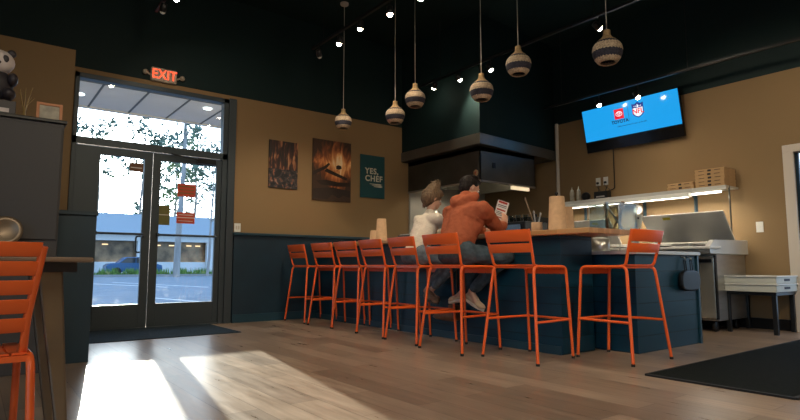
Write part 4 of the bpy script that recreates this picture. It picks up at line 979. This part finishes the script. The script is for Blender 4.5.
# hood lying on the shoulders and neck
for k in range(14):
    a=PI*.5+PI*(k/13)*1.0
    c0=neck+Vector((math.cos(a)*.085-.01,math.sin(a)*.125,.015+.035*(1-abs(math.cos(a)))))
    b.ell(c0,(.05,.05,.055))
b.ell(neck+Vector((-.085,0.0,.0)),(.075,.11,.06)); b.ell(neck+Vector((-.06,0.01,.045)),(.065,.10,.045)); b.ell(neck+Vector((-.02,.085,.03)),(.07,.045,.05)); b.ell(neck+Vector((-.02,-.085,.03)),(.07,.045,.05)); b.ell(neck+Vector((-.10,.10,-.055)),(.06,.06,.03))
b.cap(neck+Vector((-.03,0,.0)),neck+Vector((-.0,0,.07)),.085,.072)
hd_=PP(remeshed(b,'hoodie','hoodie',.009,man,3,.028,.11))
# jeans
b=MB(); b.cap(hipL,hipR,.125,.125); b.ell(pel+Vector((-.02,0,-.02)),(.14,.18,.10))
for a,k_,f_ in ((hipL,kL,aL),(hipR,kR,aR)): b.cap(a,k_,.10,.074); b.cap(k_,f_+(k_-f_)*.12,.072,.058)
PP(remeshed(b,'jeans','jeans_blue',.008,man,3,.016,.06))
def sh_w(*a,par=man): 
    o=shoe(*a,par); o.matrix_parent_inverse=Matrix.Translation(par.location).inverted(); return o
sh_w('shoe',(3.90,4.055,.435),(3.92,3.815,.325),(.0,.45,1),'shoe_beige','sole')
sh_w('shoe',(3.97,4.05,.42),(3.84,4.225,.385),(.25,0,1),'shoe_beige','sole')
# menu
mn=thing('menu','white printed menu held up by the person in the rust hoodie','menu',(4.235,3.985,1.205))
mm_=frame_mtx((0,0,.0),(.25,-.968,-.38),(.02,-.36,.93))
b=MB(); b.box(-.0,.13,-.0,.25,-.001,.001); b.v=[tuple(mm_@Vector(v)) for v in b.v]; b.build('sheet','paper',mn)
for m,rows in (('ink_red',((.225,.245),(.15,.165),(.075,.085))),('ink_dark',((.20,.208),(.185,.191),(.13,.136),(.115,.121),(.10,.105),(.05,.055),(.035,.04),(.02,.024)))):
    b=MB()
    for (a,c_) in rows: b.box(.012,.115,a,c_,.001,.0016); b.box(.012,.115,a,c_,-.0016,-.001)
    b.v=[tuple(mm_@Vector(v)) for v in b.v]; b.build('lettering',m,mn)
# --- person in the cream sweater
wo=thing('person','person in a cream sweater with tied up light brown hair sitting at the bar','person',(3.70,4.5,.77))
def PW(o): o.matrix_parent_inverse=Matrix.Translation(wo.location).inverted(); return o
B=MB(); HC=(3.92,4.545,1.475)
hipL=Vector((3.64,4.57,.865)); hipR=Vector((3.64,4.39,.865)); kL=Vector((3.955,4.33,.82)); kR=Vector((3.95,4.19,.82)); aL=Vector((3.94,4.70,.49)); aR=Vector((3.90,4.59,.485))
shL=Vector((3.83,4.68,1.245)); shR=Vector((3.80,4.34,1.245)); eL=Vector((4.07,4.78,1.13)); eR=Vector((4.06,4.33,1.14)); wL=Vector((4.24,4.60,1.13)); wR=Vector((4.23,4.48,1.14))
chest=Vector((3.79,4.52,1.17)); belly=Vector((3.67,4.49,.98)); pel=Vector((3.63,4.48,.87)); neck=Vector((3.86,4.53,1.335))
B.cap(pel,belly,.10,.095); B.cap(belly,chest,.095,.105); B.cap(shL,shR,.045,.045); B.cap(chest,neck,.09,.042); B.cap(neck,Vector(HC),.042,.043)
B.cap(hipL,hipR,.085,.085)
for a,k_,f_ in ((hipL,kL,aL),(hipR,kR,aR)): B.cap(a,k_,.07,.045); B.cap(k_,f_,.044,.028)
B.cap(aL,aL+Vector((-.02,-.09,-.05)),.028,.024); B.cap(aR,aR+Vector((0,-.09,-.05)),.028,.024)
for a,k_,f_ in ((shL,eL,wL),(shR,eR,wR)): B.cap(a,k_,.038,.031); B.cap(k_,f_,.031,.021)
hand(B,wR,(.8,.3,.15),(0,.2,-1),.9,.4,1); hand(B,wL,(.8,-.3,.15),(0,-.2,-1),.9,.4,-1)
p_,rt=head_mesh(B,HC,(.85,-.32,-.32),(.3,0,1),.94)
PW(remeshed(B,'body','skin',.0075,wo,3)); eyes2(wo,p_,rt)
b=MB(); b.ell(p_(-.025,0,.04),(.105,.086,.092),24,16,rot=rt); b.ell(p_(-.055,0,-.02),(.062,.076,.085),20,12,rot=rt)
bun=Vector(p_(-.02,-.01,.165)); b.ell(bun,(.06,.06,.05)); b.cap(p_(-.05,.0,.03),bun,.098,.062); b.ell(p_(-.07,.02,-.01),(.075,.088,.09),20,12,rot=rt); b.ell(p_(.03,-.0,.09),(.07,.07,.05),rot=rt)
for k in range(34):
    a=random.uniform(0,2*PI); e=random.uniform(-.3,1.2); dd=Vector((math.cos(a)*math.cos(e),math.sin(a)*math.cos(e),math.sin(e)))
    c0=bun+dd*.05; b.cap(c0,c0+dd*random.uniform(.015,.045)+Vector((random.uniform(-.012,.012),random.uniform(-.012,.012),.004)),.010,.003,8)
for k in range(12):
    y=-.07+.14*k/11; c0=Vector(p_(-.085,y,-.03)); b.cap(c0,c0+Vector((-.01,random.uniform(-.01,.01),-.065-random.uniform(0,.03))),.016,.005,8)
PW(remeshed(b,'hair','hair_brown',.006,wo,1,.008,.025))
b=MB(); b.cap(pel+Vector((0,0,.03)),belly,.122,.120); b.cap(belly,chest,.120,.128); b.cap(belly+Vector((0,.03,0)),chest+Vector((0,.06,0)),.095,.10); b.cap(belly+Vector((0,-.03,0)),chest+Vector((0,-.06,0)),.095,.10)
b.cap(shL+Vector((-.01,-.03,0)),shR+Vector((-.01,.03,0)),.065,.065); b.cap(chest,neck+Vector((0,0,-.02)),.11,.06)
for a,k_,f_ in ((shL,eL,wL),(shR,eR,wR)): b.cap(a,k_,.068,.058); b.cap(k_,f_+(k_-f_)*.1,.056,.036)
PW(remeshed(b,'sweater','cream_knit',.009,wo,3,.018,.09))
b=MB(); b.cap(hipL,hipR,.115,.115); b.ell(pel+Vector((-.02,0,-.01)),(.125,.165,.095))
for a,k_,f_ in ((hipL,kL,aL),(hipR,kR,aR)): b.cap(a,k_,.092,.062); b.cap(k_,f_+(k_-f_)*.22,.062,.045)
PW(remeshed(b,'jeans','jeans_light',.008,wo,3,.014,.06))
sh_w('shoe',(3.955,4.74,.415),(3.955,4.50,.375),(.0,.1,1),'shoe_brown','sole_dark',par=wo)
sh_w('shoe',(3.88,4.66,.41),(3.88,4.42,.362),(.0,.1,1),'shoe_brown','sole_dark',par=wo)
# bag hung below the counter
bg=thing('leather_bag','small brown leather bag hanging low against the teal bar front','bag',(3.98,4.40,.2))
b=MB(); b.cap((3.99,4.30,.24),(3.99,4.50,.235),.055,.045); b.box(3.95,4.03,4.26,4.36,.20,.36); PB=remeshed(b,'bag_body','leather',.007,bg,5); PB.matrix_parent_inverse=Matrix.Translation(bg.location).inverted()
b=MB(); b.ell((3.975,4.53,.225),(.04,.085,.028)); o=b.build('bag_flap','shoe_brown',bg); o.matrix_parent_inverse=Matrix.Translation(bg.location).inverted()
b=MB(); b.tube([(4.035,4.31,.35),(4.035,4.31,.9),(4.055,4.31,.97)],.006,6); o=b.build('strap','leather',bg); o.matrix_parent_inverse=Matrix.Translation(bg.location).inverted()
t=thing('green_cup','small green cup on the bar in front of the person in cream','cup',(4.42,4.83,1.078)); b=MB(); b.lathe([(.03,0),(.04,.12),(.036,.12),(.027,.005)],n=18); b.build('cup_body','green_bowl',t)
# ---------------------------------------------------------------- outside
b=MB(); b.box(-60,90,YA+.15,46,-.15,-.05); b.box(-60,XL-.15,-60,YA+.15,-.15,-.05); b.box(XB+.15,90,-60,YA+.15,-.15,-.05); b.build('asphalt_lot','asphalt',kind='structure')
b=MB(); b.box(-60,90,46,160,-.15,-.02); b.build('ground','concrete',kind='structure')
# entrance canopy
cp=thing('entrance_canopy','flat panelled canopy over the entrance seen through the transom','canopy',(2.5,9.0,3.40))
b=MB(); b.box(-6,12,YA+.16,10.45,3.42,3.6); P(b,'soffit_panel','canopy_panel',cp)
b=MB(); 
for k in range(-6,14): b.box(k*.62+.12,k*.62+.15,YA+.2,10.4,3.412,3.42)
b.box(-6,12,8.95,8.98,3.412,3.42); P(b,'panel_joint','canopy_joint',cp)
b=MB(); b.box(-6,12,10.4,10.5,3.40,3.62); P(b,'fascia','canopy_panel',cp)
for (x,y) in ((1.20,8.0),(1.22,8.7),(1.15,9.7),(3.0,9.3)):
    b=MB(); b.lathe([(.07,3.405),(.07,3.412),(.001,3.406)],(x,y,0),20); P(b,'downlight','led_on',cp)
for (x,yy) in ((-5,10.3),(11,10.3)):
    b=MB(); b.box(x-.1,x+.1,yy-.1,yy+.1,-.05,3.42); P(b,'column','bldg_white',cp)
def stripe(x0,y0,x1,y1,label):
    b=MB(); d=Vector((x1-x0,y1-y0,0)).normalized(); n=Vector((-d.y,d.x,0))*.05
    a=Vector((x0,y0,0)); c_=Vector((x1,y1,0)); vs=[a+n,c_+n,c_-n,a-n]
    b.add([(v.x,v.y,-.05) for v in vs]+[(v.x,v.y,-.045) for v in vs],[(0,1,2,3),(7,6,5,4),(0,4,5,1),(1,5,6,2),(2,6,7,3),(3,7,4,0)]); o=b.build('parking_line','line_paint'); tag(o,label,'parking line','parking lines on the asphalt')
stripe(4.0,30.5,6.0,22.5,'white parking line seen through the left door glass')
stripe(5.6,31,7.2,21.5,'far white parking line seen through the right door glass')
stripe(3.7,15.2,4.5,11.3,'nearest white parking line seen low through the right door glass')
# grass strip with curb
b=MB(); b.box(-10,40,45.6,46,-.05,.12); b.build('curb','concrete',kind='structure')
b=MB()
for k in range(5200):
    x=random.uniform(-2,30); y=random.uniform(46.1,48.0); h_=random.uniform(.25,.7)*(1 if (x*1.7)%3>.8 else .5); a=random.uniform(0,PI); dx=.06*math.cos(a); dy=.06*math.sin(a); lx=random.uniform(-.15,.15)
    b.add([(x-dx,y-dy,-.02),(x+dx,y+dy,-.02),(x+lx,y+.05,h_)],[(0,1,2)])
o=b.build('grass','grass_green'); o['kind']='stuff'; o['label']='green grass strip beyond the parking lot'; o['category']='grass'
# strip building
bd=thing('store_building','low white shop building with brown windows across the parking lot','building',(16,60,0))
b=MB(); b.box(-12,45,58,58.4,-.05,1.15); P(b,'low_wall','bldg_white',bd)
b=MB(); b.box(-12,45,58.5,58.6,1.1,3.2); P(b,'window','bldg_glass',bd)
b=MB(); b.box(-12,45,57.4,59,3.15,3.75); P(b,'fascia','bldg_white',bd)
b=MB(); b.prism([(56.9,3.75),(66,6.42),(66,3.75)],'x',-12,45); P(b,'roof','bldg_roof',bd)
for x in (2.5,8.0,12.4,19.0,26,33):
    b=MB(); b.box(x,x+.75,57.5,58.0,-.05,3.15); P(b,'column','bldg_white',bd)
for x in (9.5,14.2,15.5,17.2,18.1):
    b=MB(); b.box(x,x+.5,58.44,58.5,2.75,2.85); P(b,'window_lamp','bldg_lamp',bd)
# cars
def car(x,y,label,m):
    t=thing('parked_car',label,'car',(x,y,-.02))
    b=MB(); b.prism([(-2.1,.35),(-2.15,.8),(-1.9,.98),(-1.25,1.05),(-.7,1.5),(.75,1.52),(1.45,1.02),(2.1,.85),(2.15,.4),(1.9,.3),(-1.9,.3)],'y',-.85,.85); b.build('car_body',m,t,bevel=.08,seg=3)
    b=MB(); b.prism([(-1.15,1.04),(-.65,1.44),(.0,1.46),(.0,1.04)],'y',-.87,.87); b.prism([(.06,1.04),(.06,1.46),(.7,1.45),(1.3,1.03)],'y',-.87,.87); b.build('window','car_glass',t)
    for wx in (-1.35,1.35):
        for wy in (-.8,.8):
            b=MB(); q=Matrix.Rotation(R(90),3,'X'); b.lathe([(.001,-.1),(.2,-.1),(.33,-.09),(.33,.09),(.2,.1),(.001,.1)],(wx,wy,.33),18,mtx=q); b.build('wheel','rubber',t)
car(10.6,50.5,'dark blue parked car seen through the left glass door','car_blue')
# trees
def tree(x,y,h,r,m,tm_,label,n=500,crown0=.35,lean=0,tr=.18,bare=False,leaf=.32,name='tree'):
    t=thing(name,label,'tree',(x,y,-.05),0,'trees beyond the parking lot')
    b=MB(); pts=[(lean*k/6*h*.1+random.uniform(-.08,.08),random.uniform(-.1,.1),h*k/6) for k in range(7)]; pts[0]=(0,0,0); b.tube(pts,[tr*(1-.8*k/6) for k in range(7)],8)
    br=[]
    for k in range(12 if not bare else 16):
        z=h*random.uniform(crown0,.95); a=random.uniform(0,2*PI); L_=r*random.uniform(.5,1)*(1.15-z/h*.6); i=min(5,int(z/h*6)); base=Vector(pts[i])+(Vector(pts[i+1])-Vector(pts[i]))*(z/h*6-i)
        tip=base+Vector((math.cos(a)*L_,math.sin(a)*L_,L_*random.uniform(.2,.9))); mid=(base+tip)/2+Vector((0,0,-.1*L_)); b.tube([base,mid,tip],[tr*.3,tr*.2,tr*.06],5); br.append((mid,tip))
    b.build('trunk',tm_,t)
    if n:
        f_=MB()
        for k in range(n):
            mid,tip=random.choice(br); c0=mid.lerp(tip,random.uniform(.1,1.15))+Vector((random.gauss(0,1),random.gauss(0,1),random.gauss(0,.7)))*r*.16
            # keep the low sun's line to the doors open
            wx=x+c0.x; wy=y+c0.y; wz=c0.z; sx=1.9+.165*(wy-YA); sz=.112*(wy-YA)
            if abs(wx-sx)<3.6 and wz<4.2+sz: continue
            u=Vector((random.gauss(0,1),random.gauss(0,1),random.gauss(0,1))).normalized(); v=u.orthogonal().normalized(); s_=leaf*random.uniform(.5,1.2)
            f_.add([c0+u*s_,c0+v*s_*.6,c0-u*s_,c0-v*s_*.6],[(0,1,2,3)])
        f_.build('foliage',m,t)
    return t
TR=[(12.0,43,16,3.2,'leaf','bark_pale','pale thick trunked tree nearest the lot, behind right door glass',260,.55,.2,.26,.3),
    (13.8,62,17,3.5,'leaf','bark','tall dark tree behind the shop building, left of pale trunk',420,.4,.3,.2,.4),
    (16.0,64,18,4,'leaf','bark','tall thin tree rising right of the pale trunk',460,.4,-.3,.22,.4),
    (18.6,66,17,4,'leaf_light','bark','light green leafy tree at the right of the transom window',700,.35,0,.2,.4),
    (21.5,68,19,5,'leaf','bark','broad dark tree farthest right beyond the doors',800,.3,0,.25,.45),
    (9.2,66,18,3.6,'leaf','bark','tall sparse tree at left centre of the transom window',420,.35,.2,.2,.4),
    (7.0,64,17,3.4,'leaf','bark','sparse tall tree second from the left of the transom',380,.4,0,.18,.4),
    (4.6,66,16,3.2,'leaf','bark','leafy tree farthest left through the transom window',420,.35,0,.2,.4),
    (11.3,72,20,3.0,'leaf_light','bark','slender pale leaved tree in the middle of the transom',260,.5,0,.16,.35),
    (15.0,90,11,6,'leaf','bark','low bushy dark tree seen in the middle right of the transom',900,.3,0,.3,.6)]
for (x,y,h,r,m,tm_,l,n,c0,ln,tr,lf_) in TR: tree(x*(1 if y<50 else 1.1),y if y<50 else y+9,h*1.05,r,m,tm_,l,int(n*.75),c0,ln,tr,False,lf_)
tree(14.6,44,9.5,3.4,'leaf','bark_pale','bare branching tree leaning in front of the shop building',90,.45,.4,.12,True,.2)
# ---------------------------------------------------------------- sun and sky
sd=Vector((.165,1,.1135)).normalized()
sl=bpy.data.lights.new('sun','SUN'); sl.energy=27; sl.angle=R(.6); sl.color=(1,.86,.66)
so=bpy.data.objects.new('sun',sl); COL.objects.link(so); so.rotation_euler=sd.to_track_quat('Z','Y').to_euler()
wd_=bpy.data.worlds.new('sky'); sc.world=wd_; wd_.use_nodes=True; N=wd_.node_tree.nodes; L=wd_.node_tree.links
bgn=N['Background']; tc=N.new('ShaderNodeTexCoord')
dp=N.new('ShaderNodeVectorMath'); dp.operation='DOT_PRODUCT'; L.new(tc.outputs['Generated'],dp.inputs[0]); dp.inputs[1].default_value=sd
ang=math_node(N,L,'ARCCOSINE',math_node(N,L,'MINIMUM',dp.outputs['Value'],1.0))
g1=math_node(N,L,'MULTIPLY',math_node(N,L,'EXPONENT',math_node(N,L,'MULTIPLY',ang,-14.0)),14.0)
g2=math_node(N,L,'MULTIPLY',math_node(N,L,'EXPONENT',math_node(N,L,'MULTIPLY',ang,-3.0)),.9)
s=N.new('ShaderNodeSeparateXYZ'); L.new(tc.outputs['Generated'],s.inputs[0])
base=ramp(N,L,s.outputs[2],[(0,(.72,.86,.98)),(.25,(.48,.68,.95)),(1,(.24,.42,.76))])
gl=mixc(N,L,1.0,(0,0,0),(1,.95,.85))
vm=N.new('ShaderNodeVectorMath'); vm.operation='SCALE'; L.new(gl,vm.inputs[0]); L.new(math_node(N,L,'ADD',g1,g2),vm.inputs['Scale'])
va=N.new('ShaderNodeVectorMath'); va.operation='ADD'; L.new(base,va.inputs[0]); L.new(vm.outputs[0],va.inputs[1])
L.new(va.outputs[0],bgn.inputs['Color']); bgn.inputs['Strength'].default_value=2.1
vs_=sc.view_settings; vs_.view_transform='Standard'; vs_.look='None'; vs_.exposure=.28; vs_.gamma=1; vs_.use_curve_mapping=False
